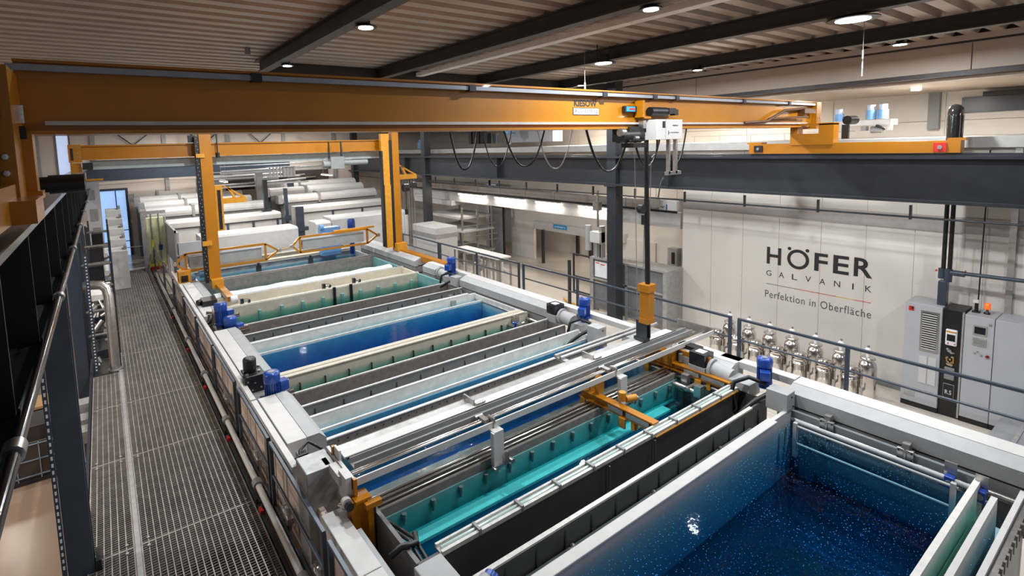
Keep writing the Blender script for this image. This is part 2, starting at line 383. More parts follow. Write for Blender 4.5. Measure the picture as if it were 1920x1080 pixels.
for i, x in enumerate([-2.5, -0.25, 2.95, 6.2, 9.4, 12.6]):
    tag(obj('wall_post', MB().box(x-0.1, x+0.1, 32.85, 33.0, 0, 7.3), GREY), ['grey vertical post on the end wall left of the daylight strip', 'grey vertical post on the end wall above the blue glazed door', 'grey vertical post on the end wall right of the door, behind the left mast', 'grey wall post on the end wall right of the left yellow mast', 'grey wall post on the end wall left of the right yellow mast', 'grey wall post on the end wall behind the dark column'][i], 'post', 'posts of the end wall')
b = MB()
def strut(b, x0, z0, x1, z1, y, w=0.06):
    d = Vector((x1-x0, 0, z1-z0)).normalized(); nn = Vector((-d.z, 0, d.x))*w/2
    b.prism([(x0+nn.x, z0+nn.z), (x1+nn.x, z1+nn.z), (x1-nn.x, z1-nn.z), (x0-nn.x, z0-nn.z)], 'y', y-0.03, y+0.03)
for i, (xa, xm, xb) in enumerate([(0.3, 1.5, 2.75), (3.7, 4.9, 6.1), (6.9, 8.0, 9.2)]):
    b = MB(); strut(b, xa, 6.9, xm, 5.85, 32.8); strut(b, xm, 5.85, xb, 6.9, 32.8)
    tag(obj('wall_brace', b, DARK), ['thin grey V-shaped brace on the end wall left of the left yellow mast', 'thin grey V-shaped brace on the end wall between the two yellow masts', 'thin grey V-shaped brace on the end wall left of the dark column'][i], 'brace', 'braces of the end wall')
tag(obj('lintel_beam', MB().ibeam_x(31.0, 0.3, 4.12, 4.75, -0.6, 9.1, 0.05, 0.2).box(8.9, 9.25, 30.85, 31.15, -0.2, 4.12), NAVY), 'dark blue steel portal beam crossing behind the second yellow crane', 'beam')
tag(obj('wall_cable', MB().tube([(-0.6, 32.7, 4.0), (3, 32.7, 4.1), (6, 32.7, 4.05), (9.5, 32.7, 4.3)], 0.02, 6), GALV), 'thin cable strung along the end wall above the blue door', 'cable')

# ================================================================== LAMPS
def lamp(x, y, z, r, label, brackets):
    t = thing('high_bay_lamp', label, 'lamp', (x, y, z), 'round lamps under the roof')
    obj('housing', MB().cyl((x,y,z+0.03), (x,y,z+0.17*r/0.27+0.03), r*0.42, 20), BLK, t)
    obj('reflector', MB().lathe(x, y, [(r, z-0.0), (r, z+0.015), (r*0.5, z+0.045), (r*0.42, z+0.05)], 28), BLK, t)
    obj('diffuser', MB().cyl((x,y,z-0.008), (x,y,z+0.002), r*0.66, 28), LAMPE, t)
    b = MB()
    for sx in (-1, 1): b.cyl((x+sx*r*0.75, y, z+0.02), (x+sx*r*0.75, y, brackets), 0.012, 6)
    obj_each('bracket', b, BLK, t)
    lo = bpy.data.objects.new('lamp_light', lampdata('lamp_light', LAMP_W, (0.93, 0.97, 1.0), r*1.2)); COL.objects.link(lo)
    lo.parent = t; lo.location = (0, 0, -0.03)
L_ = [(9.55, 3.23, 7.03, 0.34, 'largest lit round high bay lamp, near the top right under a roof beam'),
      (9.05, 7.6, 6.98, 0.26, 'lit round high bay lamp with dark brackets above the hoist trolley'),
      (3.3, 7.1, 7.04, 0.16, 'lit round lamp at upper left, nearer of the two on the leftmost beam'),
      (3.3, 10.95, 7.04, 0.13, 'lit round lamp at upper left, just above the yellow crane beam'),
      (6.2, 4.4, 7.04, 0.15, 'lit round lamp at the top edge of the picture between two beams'),
      (13.2, 3.65, 7.04, 0.16, 'lit round lamp next to the beige upper wall, rightmost'),
      (12.65, 7.6, 7.04, 0.15, 'small lit round lamp right of the lettering plate, against the roof sheet'),
      (12.3, 11.2, 7.04, 0.14, 'small lit round lamp just above the crane beam, by the corner of the upper wall')]
for x, y, z, r, l in L_: lamp(x, y, z, r, l, 7.08 if (x, y) in ((9.55, 3.23), (3.3, 7.1), (3.3, 10.95), (6.2, 4.4), (12.65, 7.6)) else 7.37)
# the rest of the hall's lamps, out of the frame or hidden by the crane
for x, y in [(9.4, -1.0), (3.3, 15.5), (6.2, 16.0), (9.3, 15.5), (3.3, 21), (7.5, 22), (11.5, 20), (3.3, 28), (8.5, 28.5), (-4.0, 10), (-4.0, 18)]:
    lamp(x, y, 7.04, 0.16, 'round high bay lamp under the roof, hidden behind the yellow crane or out of view', 7.37)
for i, (y0, y1) in enumerate([(19.7, 22.2), (16.9, 19.2), (14.7, 16.4), (12.3, 14.0)]):
    t = thing('fluorescent_light', ['warm lit fluorescent light on the rear bulkhead, first from the left', 'warm lit fluorescent light on the rear bulkhead, second from the left', 'warm lit fluorescent light on the rear bulkhead, third from the left', 'warm lit fluorescent light on the rear bulkhead, nearest the column'][i], 'lamp', (15.0, (y0+y1)/2, 2.8), 'fluorescent lights on the bulkhead')
    ym = (y0+y1)/2; a, c = y0+0.15, y1-0.15
    obj('housing', MB().box(14.93, 15.08, a, c, 2.88, 2.93), WHT, t)
    obj('diffuser', MB().cyl((15.0, a+0.03, 2.85), (15.0, c-0.03, 2.85), 0.05, 12), TUBEE, t)
    lo = bpy.data.objects.new('tube_light', lampdata('tube_light', TUBE_W*2, (1.0, 0.88, 0.74), 0.1, c-a)); COL.objects.link(lo); lo.parent = t; lo.location = (0, 0, -0.02)
# fluorescent battens over the lower workshop on the left and the rear machines
for i, (x, y, z) in enumerate([(-2.3, 9.0, 3.4), (-2.3, 16.0, 3.4), (17.5, -2.0, 6.3), (17.5, 10.0, 6.3), (17.5, 16, 6.3), (4.5, 25.5, 4.0), (9.5, 26, 4.0), (19.5, 17, 2.9), (16.5, 13.0, 4.5), (-3.7, 24.5, 3.4), (3.5, 30.3, 6.5), (9.5, 30.3, 6.5)]):  # mezzanine and end wall battens are added to brighten those walls
    t = thing('batten_light', ['batten light over the lower workshop, nearer', 'batten light over the lower workshop, farther', 'added light brightening the mezzanine, nearest', 'added light brightening the mezzanine, middle', 'added light brightening the mezzanine, farthest', 'batten light over the white covered tanks at left', 'batten light over the white covered tanks at right', 'batten light inside the passage', 'batten light above the bulkhead duct', 'batten light over the lower workshop, farthest', 'added light brightening the end wall, left', 'added light brightening the end wall, right'][i], 'lamp', (x, y, z))
    obj('housing', MB().box(x-0.06, x+0.06, y-0.7, y+0.7, z+0.03, z+0.08), WHT, t)
    zc = 6.43 if x > 15.7 and z > 5 else (4.95 if x > 15.7 else 7.37)
    obj_each('suspension', MB().cyl((x, y-0.5, z+0.08), (x, y-0.5, zc), 0.006, 6).cyl((x, y+0.5, z+0.08), (x, y+0.5, zc), 0.006, 6), GALV, t)
    obj('diffuser', MB().box(x-0.05, x+0.05, y-0.68, y+0.68, z, z+0.03), TUBEE, t)
    lo = bpy.data.objects.new('batten_light_source', lampdata('batten', TUBE_W*(8 if x < 10 else (25 if z > 6 else 5)), (1.0, 0.90, 0.78), 0.12, 1.3)); COL.objects.link(lo); lo.parent = t; lo.location = (0, 0, -0.02)

# ================================================================== WALKWAY
gp = 'grating panels of the walkway'
seams = [0.4, 2.85, 5.45, 8.05, 10.62, 13.05, 16.3, 20.1, 24.2, 28.35]
def grating(x0, x1, y0, y1, label, z=0.0):
    t = thing('grating_panel', label, 'grating', (x0, y0, z), gp)
    b = MB()
    n = max(2, round((x1-x0-0.03)/0.080)); 
    for i in range(n+1):
        x = x0+0.012 + (x1-x0-0.024)*i/n
        b.box(x-0.0065, x+0.0065, y0+0.012, y1-0.012, z-0.04, z-0.001)
    n = round((y1-y0)/0.050)
    for i in range(1, n):
        y = y0 + (y1-y0)*i/n
        b.box(x0+0.01, x1-0.01, y-0.003, y+0.003, z-0.022, z-0.003)
    obj('grating_mesh', b, GRATE, t)
    obj('frame', MB().box(x0+0.002, x0+0.014, y0+0.003, y1-0.003, z-0.045, z).box(x1-0.014, x1-0.002, y0+0.003, y1-0.003, z-0.045, z).box(x0+0.014, x1-0.014, y0+0.003, y0+0.016, z-0.045, z).box(x0+0.014, x1-0.014, y1-0.016, y1-0.003, z-0.045, z), GRATE, t)
    b = MB()
    for yy in (y0+0.09, y1-0.09):
        for xx in (x0+0.09, x1-0.09): b.cyl((xx, yy, z-0.002), (xx, yy, z+0.012), 0.02, 8)
    obj_each('clip', b, GALV, t)
ordn = ['first', 'second', 'third', 'fourth', 'fifth', 'sixth', 'seventh', 'eighth', 'ninth']
for i in range(9):
    y0, y1 = seams[i], seams[i+1]
    grating(0.035, 1.50, y0, y1, 'wide steel grating panel of the walkway, %s from the camera' % ordn[i])
    if y0 < 13.1: grating(-0.56, -0.035, y0, min(y1, 15.1), 'narrow steel grating panel left of the cover strip, %s from the camera' % ordn[i])
tag(obj('cover_strip', MB().box(-0.032, 0.032, 0.4, 15.2, -0.03, 0.012), GALV), 'pale flat cover strip running lengthwise between the grating panels', 'strip')
for i, (x, w) in enumerate([(1.54, 0.05), (-0.6, 0.05)]):
    tag(obj('edge_channel', MB().box(x-w/2, x+w/2, 0.4, 28.3, -0.2, 0.02 if i == 0 else -0.0), DARK), ['dark steel edge channel along the right side of the walkway', 'dark steel edge channel along the left side of the walkway'][i], 'channel')
t = thing('walkway_substructure', 'dark cross bearers under the walkway grating', 'substructure', (0.5, 1, -0.3))
obj('shade_sheet', MB().box(-0.56, 1.52, 0.4, 28.3, -0.42, -0.36), mat('shade_dark', (0.035, 0.028, 0.024), 0.6), t)  # dark sheet added to stand for the shade below the grating
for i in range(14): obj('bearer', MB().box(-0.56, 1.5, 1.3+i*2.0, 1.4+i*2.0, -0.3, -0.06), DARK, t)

# handrail left
hg = 'handrail sections left of the tanks'
def rail_section(x, y0, y1, zb, zt, zm, label, group, m, r=0.028, toe=True, mids=(), w=0.05):
    t = thing('handrail', label, 'railing', (x, y0, zb), group)
    obj('top_rail', MB().box(x-w/2, x+w/2, y0, y1, zt-w*0.8, zt), m, t, bevel=0.006)
    obj('mid_rail', MB().cyl((x, y0+0.03, zm), (x, y1-0.03, zm), r*0.8, 10), m, t)
    if toe: obj('toe_board', MB().box(x-0.012, x+0.012, y0, y1, zb, zb+0.12), m, t)
    for yy in (y0+w/2, y1-w/2) + tuple(mids):
        obj('post', MB().box(x-w/2, x+w/2, yy-w/2, yy+w/2, zb, zt-w*0.8), m, t)
secs = [(2.6, 5.18), (5.33, 7.55), (7.66, 9.72), (10.0, 12.2), (12.3, 14.55), (14.75, 17.0), (17.2, 19.6), (19.8, 23.0), (23.2, 27.5)]
for i, (a, c) in enumerate(secs):
    rail_section(1.69, a, c, 0.02, 1.12, 0.62, 'dark blue handrail section beside the walkway, %s from the camera' % ordn[i], hg, NAVY)
tag(obj('cross_rail', MB().cyl((-0.6, 28.3, 1.1), (1.69, 28.3, 1.1), 0.02, 8), STEELB), 'thin steel rail crossing the far end of the walkway', 'railing')
# pipe along the walkway
pg = 'white pipe lengths beside the walkway'
cuts = [2.0, 5.95, 8.2, 10.6, 13.2, 16.0, 19.5, 26]
for i in range(len(cuts)-1):
    t = thing('water_pipe', 'white plastic pipe length beside the grating, %s from the camera' % ordn[i], 'pipe', (1.60, cuts[i], 0.16), pg)
    obj('pipe', MB().cyl((1.60, cuts[i]+0.06, 0.16), (1.60, cuts[i+1]-0.06, 0.16), 0.045, 14), WHT, t)
    b = MB().cyl((1.60, cuts[i+1]-0.10, 0.16), (1.60, cuts[i+1]+0.04, 0.16), 0.075, 14)
    obj_each('coupling', b, MGREY, t)
    v = obj('valve', MB().box(1.52, 1.58, cuts[i+1]-0.52, cuts[i+1]-0.28, 0.0, 0.03).cyl((1.57, cuts[i+1]-0.5, 0.0), (1.57, cuts[i+1]-0.5, 0.12), 0.03, 10).cyl((1.52, cuts[i+1]-0.3, -0.05), (1.52, cuts[i+1]-0.3, 0.1), 0.02, 8), BLK, t)
    obj('handle', MB().box(1.505, 1.555, cuts[i+1]-0.58, cuts[i+1]-0.46, 0.02, 0.07), RED, v, 'small red valve handle')
# manifolds between handrail and skirt
for i, y in enumerate([5.6, 6.9, 8.6, 11.2]):
    b = MB().box(1.70, 1.79, y, y+0.35, 0.2, 0.28).cyl((1.745, y+0.1, 0.05), (1.745, y+0.1, 0.4), 0.035, 10).cyl((1.745, y+0.28, 0.1), (1.745, y+0.28, 0.35), 0.03, 10).cyl((1.72, y+0.18, 0.32), (1.79, y+0.18, 0.32), 0.05, 10)
    tag(obj('pipe_manifold', b, STEELB), 'small pipe manifold behind the left handrail, %s from the camera' % ordn[i], 'valve', 'pipe manifolds behind the handrail')

# right railing
rg = 'handrail sections right of the tanks'
for i, (a, c, mids) in enumerate([(-1.0, 6.03, (3.86,)), (6.18, 13.56, (11.0,)), (13.74, 19.0, (16.3,)), (19.1, 26.0, (22.4,))]):
    rail_section(11.85, a, c, GF, 1.13, 0.62, 'dark blue railing section behind the tank line, ' + ['nearest, in front of the stainless filters', 'second, in front of the glazed machine', 'third, in front of the beige floor', 'farthest, beside the second crane'][i], rg, NAVY, 0.03, False, mids, 0.065)

# ================================================================== TANKS
X0, X1 = 2.36, 8.70
def tank(name, label, y0, y1, zt, zf, shell_m, wm=None, wz=0.78, fl_m=None, far=None, near=None, t=0.06, rib=None, rim_m=None, rimw=0.07, group='open process tanks of the plating line', x0=X0, x1=X1, riby=None, ledge=0, end=None, ztf=None):
    T = thing(name, label, 'tank', (x0, y0, zf), group)
    obj('near_wall', MB().box(x0, x1, y0, y0+t, zf, zt), near or shell_m, T)
    obj('far_wall', MB().box(x0, x1, y1-t, y1, zf, ztf or zt), far or shell_m, T)
    obj_each('end_wall', MB().box(x0, x0+t, y0+t, y1-t, zf, zt-0.02).box(x1-t, x1, y0+t, y1-t, zf, zt-0.02), end or shell_m, T)
    obj('tank_floor', MB().box(x0+t, x1-t, y0+t, y1-t, zf, zf+0.04), fl_m or shell_m, T)
    if rim_m:
        obj('rim', MB().box(x0-0.02, x1+0.0, y0-0.015, y0+rimw, zt, zt+0.025).box(x0-0.02, x1, y1-rimw, y1+0.012, zt, zt+0.025), rim_m, T, bevel=0.006)
    if ledge:
        obj('overflow_ledge', MB().box(x0+t, x1-t, y1-t-ledge, y1-t, zf+0.05, wz-0.10), PP, T)
        obj('ledge_lip', MB().box(x0+t, x1-t, y1-t-ledge-0.04, y1-t-ledge, zf+0.05, wz+0.03), PP, T)
        obj('inner_liner', MB().box(x0+t, x1-t, y1-t-ledge-0.06, y1-t-ledge-0.04, zf+0.05, wz-0.02), LINER, T)
    if wm: obj('water', MB().box(x0+t+0.003, x1-t-0.003, y0+t+0.003, y1-t-0.003, zf+0.045, wz), wm, T)
    if rib:
        for k in range(rib):
            xx = x0 + 0.3 + (x1-x0-0.6)*k/(rib-1)
            yy = y0 if riby is None else riby
            obj('rib', MB().prism([(yy, zt-0.08), (yy-0.055, zf+0.30), (yy-0.055, zf), (yy, zf)], 'x', xx-0.014, xx+0.014), RIBM, T)
    return T
# big deep blue tank in the foreground
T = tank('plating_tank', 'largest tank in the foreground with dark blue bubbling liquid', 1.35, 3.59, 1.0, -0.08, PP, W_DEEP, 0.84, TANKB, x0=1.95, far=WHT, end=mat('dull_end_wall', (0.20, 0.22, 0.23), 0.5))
obj('rim', MB().box(1.9, 8.05, 3.47, 3.61, 0.985, 1.02), WHT, T, bevel=0.008)
b = MB()
for z in (0.93, 0.66): b.cyl((8.30, 1.5, z), (8.30, 3.35, z), 0.018, 10)
for yy in (1.52, 3.3): b.box(8.27, 8.33, yy, yy+0.05, 0.45, 0.98)
b.cyl((8.50, 1.4, 0.90), (8.50, 3.4, 0.90), 0.035, 14)
obj('air_pipe', b, GREY, T)
tag(obj('weir_wall', MB().box(2.3, 8.3, 1.16, 1.215, -0.3, 1.0), WHT), 'pale narrow weir wall at the lower right, between the two water channels', 'wall', 'narrow weir walls at the lower right')
tag(obj('weir_wall', MB().box(2.3, 8.7, 0.985, 1.035, -0.3, 1.0), WHT), 'pale narrow weir wall at the lower right, beside a riveted grey strip', 'wall', 'narrow weir walls at the lower right')
t = thing('overflow_trough', 'narrow blue-green overflow trough between the weir walls at lower right', 'trough', (2.4, 1.04, -0.35))
obj('trough_floor', MB().box(2.3, 8.3, 1.04, 1.34, -0.4, -0.32), BEIGE, t)
obj('slope_plate', MB().prism([(1.335, 0.70), (1.22, 0.78), (1.22, 0.76), (1.335, 0.68)], 'x', 2.4, 8.1), BEIGE, t)
obj('water', MB().box(2.32, 8.28, 1.22, 1.345, -0.3, 0.93), W_GRN, t)
obj('water', MB().box(2.32, 8.28, 1.04, 1.155, -0.3, 0.90), W_DEEP, t)
b = MB().box(2.3, 8.72, 0.925, 0.975, 0.86, 0.96)
for i in range(44): b.box(2.4+i*0.143, 2.45+i*0.143, 0.905, 0.93, 0.84, 0.97)
tag(obj('perforated_strip', b, STEELB), 'riveted grey metal strip along the outermost weir wall at lower right', 'strip')
tag(obj('guard_rail', MB().box(7.0, 9.6, 0.72, 0.78, 0.55, 0.62).box(7.0, 9.6, 0.6, 0.64, 0.55, 0.62), NAVY), 'blue-black guard profile in the lower right corner of the picture', 'railing')
# gutter
t = thing('gutter', 'grey-green gutter strip between the dark blue tank and the charcoal tank', 'gutter', (2.36, 3.66, 0.2))
obj('channel', MB().box(2.3, 8.1, 3.62, 3.90, 0.35, 0.71), mat('gutter_teal', (0.14, 0.19, 0.19), 0.5, 0, 0.15, 9), t)
for i, x in enumerate([3.9, 5.4, 7.0]):
    tag(obj('pipe_clamp', MB().cyl((x, 3.68, 0.75), (x+0.12, 3.84, 0.77), 0.035, 8).box(x+0.02, x+0.1, 3.7, 3.8, 0.71, 0.81), STEELB), 'small grey pipe clamp on the gutter, %s from the left' % ordn[i], 'clamp', 'pipe clamps on the gutter')
# charcoal tank (empty), teal tank
tank('rinse_tank', 'empty charcoal tank with a ribbed near wall beside the dark blue tank', 3.92, 4.40, 1.0, 0.1, CHAR, None, far=CHAR, fl_m=CHAR, rim_m=None, rib=14, t=0.03)
obj('rim', MB().box(2.0, 8.18, 3.90, 3.955, 0.995, 1.02), RIM, bpy.data.objects['rinse_tank'])
RT = bpy.data.objects['rinse_tank']
T = tank('plating_tank', 'teal tank with a bright submerged step under the aluminium lifting frame', 4.40, 5.57, 1.0, -0.35, TEALI, W_TEAL, 0.80, TEALI, far=BROWN, t=0.05, near=CHAR, end=CHARF, ztf=0.90)
obj('submerged_step', MB().box(2.5, 8.0, 5.24, 5.39, -0.3, 0.46), LINER, T)
obj('step_top', MB().box(2.5, 8.0, 5.23, 5.40, 0.46, 0.50), MATS['bright_duct_paint'], T)
obj('submerged_floor', MB().box(2.45, 8.4, 4.46, 5.23, -0.3, -0.05), LINER, T)
obj('liner_panel', MB().box(2.45, 8.6, 5.495, 5.515, -0.3, 0.79), TEALI, T)
obj('ledge', MB().box(2.45, 8.6, 5.42, 5.49, -0.3, 0.34), TEALI, T)
obj('nozzle_pipe', MB().cyl((2.5, 5.46, 0.45), (8.5, 5.46, 0.45), 0.03, 10), TEALI, T)
for i in range(14):
    x = 2.75 + i*0.43
    obj('nozzle', MB().cyl((x, 5.47, 0.68), (x, 5.47, 0.76), 0.032, 10).cyl((x, 5.47, 0.61), (x, 5.47, 0.68), 0.02, 8), MGREY, T)
t = thing('rim_trough', 'pale glossy rim trough with clips along the near edge of the teal tank', 'trough', (2.6, 4.38, 1.0))
obj('channel', MB().box(2.62, 8.62, 4.36, 4.40, 1.0, 1.05).box(2.62, 8.62, 4.40, 4.49, 1.0, 1.015).box(2.62, 8.62, 4.49, 4.52, 1.0, 1.05), RIM, t)
obj('light_strip', MB().cyl((2.65, 4.445, 1.03), (8.6, 4.445, 1.03), 0.02, 8), mat('clear_tube', (0.62, 0.78, 0.76), 0.08, 0.3), t)
for i in range(9):
    x = 3.1+i*0.62
    obj('clip', MB().box(x, x+0.035, 4.355, 4.50, 1.0, 1.075), MGREY, t)
obj('yellow_edge', MB().box(6.3, 8.62, 4.345, 4.36, 0.985, 1.0), YEL2, t)
for i, (x, dz) in enumerate([(5.25, 0.0), (6.25, 0.0)]):
    tag(obj('level_probe', MB().cyl((x, 4.33, 0.55), (x, 4.33, 0.98), 0.012, 8).cyl((x, 4.33, 0.50), (x, 4.33, 0.56), 0.02, 8), STEELB), 'thin metal probe hanging on the charcoal wall, ' + ['left one', 'right one'][i], 'probe', 'probes on the charcoal wall')
# rods across the teal tank
for i, (y, z) in enumerate([(5.66, 0.92), (5.73, 0.93), (5.80, 0.93)]):
    tag(obj('anode_rod', MB().cyl((2.42, y-0.06, z), (8.62, y-0.06, z), 0.018 if i else 0.014, 10), CHROME), 'shiny metal rod across the teal tank, ' + ['nearest of three', 'middle of three', 'farthest of three'][i], 'rod', 'metal rods over the teal tank')
T = tank('plating_tank', 'blue tank with a murky grey-brown shelf, mostly under the aluminium frame', 5.80, 7.24, 0.88, 0.0, mat('murky_liner', (0.30, 0.30, 0.27), 0.5, 0, 0.3, 2), W_FOAM, 0.80, LINER, t=0.05)
obj('shelf', MB().box(2.45, 8.6, 5.86, 6.12, 0.05, 0.76), mat('murky_shelf', (0.16, 0.155, 0.13), 0.35, 0, 0.35, 3), T)
b = MB()
for i in range(40): b.cyl((2.6+i*0.15, 7.24, 0.94), (2.6+i*0.15, 7.232, 0.94), 0.01, 6)
obj('perforation', b, BLK, T)
tank('plating_tank', 'narrow bright blue tank with white far wall behind the aluminium frame', 7.24, 8.07, 1.0, -0.15, PP, W_BLUE, 0.86, LINER, near=BROWN, t=0.05, rim_m=WHT, rimw=0.05, ledge=0.20)
t = thing('drip_channel', 'narrow blue water channel between the white tank wall and the ribbed grey wall, nearer one', 'channel', (X0, 8.07, 0.2), 'narrow blue water channels')
obj('floor_plate', MB().box(X0, X1-0.2, 8.08, 8.45, 0.15, 0.2), PP, t)
obj('water', MB().box(X0+0.01, X1-0.21, 8.085, 8.445, 0.205, 0.82), W_BLUE, t)
tank('rinse_tank', 'grey-brown empty tank with a ribbed near wall, in the middle of the line', 8.48, 9.06, 1.0, 0.3, CHARF, None, far=BROWN, fl_m=CHAR, rib=12, t=0.04, rim_m=RIM, rimw=0.03, near=CHARF)
t = thing('drip_channel', 'narrow green water channel below the beige rim in the middle of the line', 'channel', (X0, 9.08, 0.2))
obj('floor_plate', MB().box(X0, X1-0.2, 9.08, 9.8, 0.15, 0.2), TEALI, t)
obj('water', MB().box(X0+0.01, X1-0.21, 9.085, 9.79, 0.205, 0.84), W_GRN, t)
for i in range(12):
    obj('rib', MB().box(2.8+i*0.5, 2.82+i*0.5, 9.74, 9.79, 0.3, 0.85), RIBM, t)
WT = tank('plating_tank', 'wide bright blue tank with white far wall in the middle of the line', 9.80, 12.10, 1.0, -0.1, PP, W_BLUE, 0.86, PP, near=BEIGE, t=0.06, far=PP, ledge=0.32)
obj_each('cover_strip', MB().box(X0-0.05, X1-0.1, 9.78, 9.90, 1.0, 1.03).box(X0-0.05, X1-0.1, 9.93, 10.07, 1.0, 1.03), BEIGE, WT, None, 0.008)
obj('rim', MB().box(X0-0.05, X1-0.25, 12.04, 12.16, 1.0, 1.03), WHT, WT, bevel=0.008)
t = thing('drip_channel', 'narrow blue water channel behind the wide blue tank, farther one', 'channel', (X0, 12.16, 0.2), 'narrow blue water channels')
obj('floor_plate', MB().box(X0, X1-0.2, 12.16, 12.74, 0.15, 0.2), PP, t)
obj('water', MB().box(X0+0.01, X1-0.21, 12.17, 12.73, 0.205, 0.84), W_BLUE, t)
tank('rinse_tank', 'grey-brown empty tank with a ribbed near wall behind the wide blue tank', 12.76, 13.56, 1.0, 0.3, BROWN, None, far=BROWN, near=CHARF, fl_m=CHAR, rib=14, t=0.04, rim_m=RIM, rimw=0.03)
T = tank('plating_tank', 'green tank with posts below the beige trough, in front of the second crane', 13.58, 15.42, 1.0, -0.2, TEALI, W_GRN, 0.72, TEALI, far=BEIGE, t=0.05)
for i in range(10): obj('rib', MB().box(2.75+i*0.62, 2.83+i*0.62, 15.28, 15.37, -0.1, 0.80), TEALI, T)
obj('inner_ledge', MB().box(2.45, 8.6, 15.05, 15.28, -0.1, 0.2), TEALI, T)
obj('bracket', MB().box(5.6, 5.68, 15.30, 15.36, 0.3, 1.05).box(6.15, 6.23, 15.30, 15.36, 0.3, 1.05), BLK, T)
tank('drain_trough', 'dry beige trough between the green tank and the rolled tarpaulin', 15.42, 16.55, 1.0, 0.72, BEIGE, None, fl_m=BEIGE, t=0.06, rim_m=RIM, rimw=0.04)
for i, x in enumerate([2.95, 5.35, 6.35]):
    t = thing('clamp_bracket', 'small clamp bracket in the beige trough, %s from the left' % ordn[i], 'bracket', (x, 15.6, 0.9), 'clamp brackets in the beige trough')
    obj_each('block', MB().box(x, x+0.08, 15.5, 15.62, 0.98, 1.16).box(x+0.2, x+0.26, 15.5, 15.6, 0.98, 1.1), DARK, t)
    obj('bolt', MB().cyl((x+0.09, 15.55, 1.08), (x+0.2, 15.55, 1.08), 0.05, 10), CHROME, t)
T = tank('plating_tank', 'pale green tank behind the rolled white tarpaulin', 16.55, 19.0, 1.0, 0.0, TEALI, W_PALE, 0.72, TEALI, t=0.06, far=BROWN, rim_m=BROWN, rimw=0.05)
b = MB(); pts = [(2.5+0.31*i, 16.95+0.035*math.sin(i*1.3), 0.86+0.015*math.sin(i*2.1)) for i in range(20)]
b.tube(pts, 0.21, 14)
tag(obj('tarpaulin_roll', b, mat('tarpaulin', (0.62, 0.68, 0.66), 0.45, 0, 0.1, 5, bump=0.3)), 'long rolled white tarpaulin lying across the pale green tank', 'tarpaulin')
tank('plating_tank', 'grey-blue tank directly behind the left yellow mast', 19.15, 20.95, 1.0, 0.1, PP, W_BLUE, 0.84, PP, t=0.06, near=BROWN, far=PP, rim_m=BROWN, rimw=0.2)
for i, x in enumerate([2.65, 4.3, 6.2]):
    tag(obj('sensor_box', MB().box(x, x+0.16, 19.35, 19.5, 0.95, 1.25).cyl((x+0.08, 19.42, 1.2), (x+0.08, 19.42, 1.32), 0.05, 10), DARK), 'small dark sensor box on the rim of the grey-blue tank, %s from the left' % ordn[i], 'box', 'sensor boxes on the grey-blue tank')
tank('drain_trough', 'beige covered trough under the carried rolls of the second crane', 20.95, 22.3, 1.05, 0.6, BEIGE, None, fl_m=WHT, t=0.08, rim_m=BEIGE, rimw=0.3)
skirt = tag(obj('tank_skirt', MB().box(1.86, 1.93, 1.0, 22.3, -0.2, 0.89), SKIRT), 'beige outer side wall of the tank line behind the left handrail', 'panel')
b = MB()
for i in range(34): b.box(1.845, 1.86, 1.2+i*0.62, 1.24+i*0.62, -0.2, 0.88)
obj_each('rib', b, SKIRT, skirt)
tag(obj('tank_bay_floor', MB().box(1.95, 8.85, 0.6, 22.3, -0.75, -0.45), CHAR), 'dark floor under the row of tanks', 'floor plate')
if 0: tag(obj('tank_end_wall', MB().box(8.86, 8.92, 0.6, 24, -0.7, 0.9), CHAR), 'dark bulkhead closing the right ends of the tanks', 'panel')

# ---- exhaust ducts left of the tanks
dl = 'covered exhaust ducts left of the tanks'
def ductL(y0, y1, label, chamfer=False):
    t = thing('exhaust_duct', label, 'duct', (1.83, y0, 0.9), dl)
    obj('cover', MB().box(1.835, 2.115, y0, y1, 0.95, 1.20), WHT, t, 'flat white cover', bevel=0.008)
    yy = y0
    obj('side_box', MB().prism([(2.12, 1.2), (2.30, 1.2), (2.40, 1.10), (2.40, 0.5), (2.12, 0.5)], 'y', y0, y1), GREY, t, 'grey chamfered duct side')
tag(obj('edge_profile', MB().box(1.725, 1.815, 8.9, 18.4, 1.0, 1.19), WHT, bevel=0.006), 'long pale edge profile between handrail and exhaust ducts, far stretch', 'profile', 'edge profiles beside the handrail')
tag(obj('edge_profile', MB().box(1.725, 1.815, 6.6, 8.85, 1.0, 1.19), WHT, bevel=0.006), 'pale edge profile between handrail and exhaust ducts, middle stretch', 'profile', 'edge profiles beside the handrail')
ductL(7.18, 8.85, 'white and grey exhaust duct right of the handrail, nearer')
ductL(9.72, 12.95, 'white and grey exhaust duct right of the handrail, middle one behind the black motor')
ductL(14.3, 18.4, 'white and grey exhaust duct beside the foot of the left yellow mast')
t = thing('exhaust_duct', 'white covered duct in the lower left foreground beside the yellow post', 'duct', (1.78, 1.0, 0.9), dl)
obj('cover', MB().box(1.79, 2.04, 4.62, 5.72, 0.9, 1.02), WHT, t, bevel=0.008)
obj('cover', MB().box(1.79, 2.04, 1.5, 4.61, 0.9, 1.02), WHT, t, bevel=0.008)
obj('side_box', MB().box(2.05, 2.11, 1.5, 5.30, 0.5, 0.98), GREY, t)
t = thing('suction_box', 'tall worn galvanised box at the left end of the lifting frame', 'box', (1.9, 6.6, 0.1))
obj('body', MB().box(1.74, 2.12, 6.04, 6.46, 0.05, 1.38), mat('worn_galvanised', (0.34, 0.335, 0.33), 0.45, 0.3, 0.25, 5), t, bevel=0.012)
b = MB().tube([(1.80, 6.49, 1.3), (1.84, 6.6, 1.38), (1.98, 6.68, 1.42), (2.10, 6.5, 1.36)], 0.02, 8)
obj('cable', b, BLK, t); obj('connector', MB().box(1.80, 1.92, 6.52, 6.66, 1.2, 1.36), BLK, t)
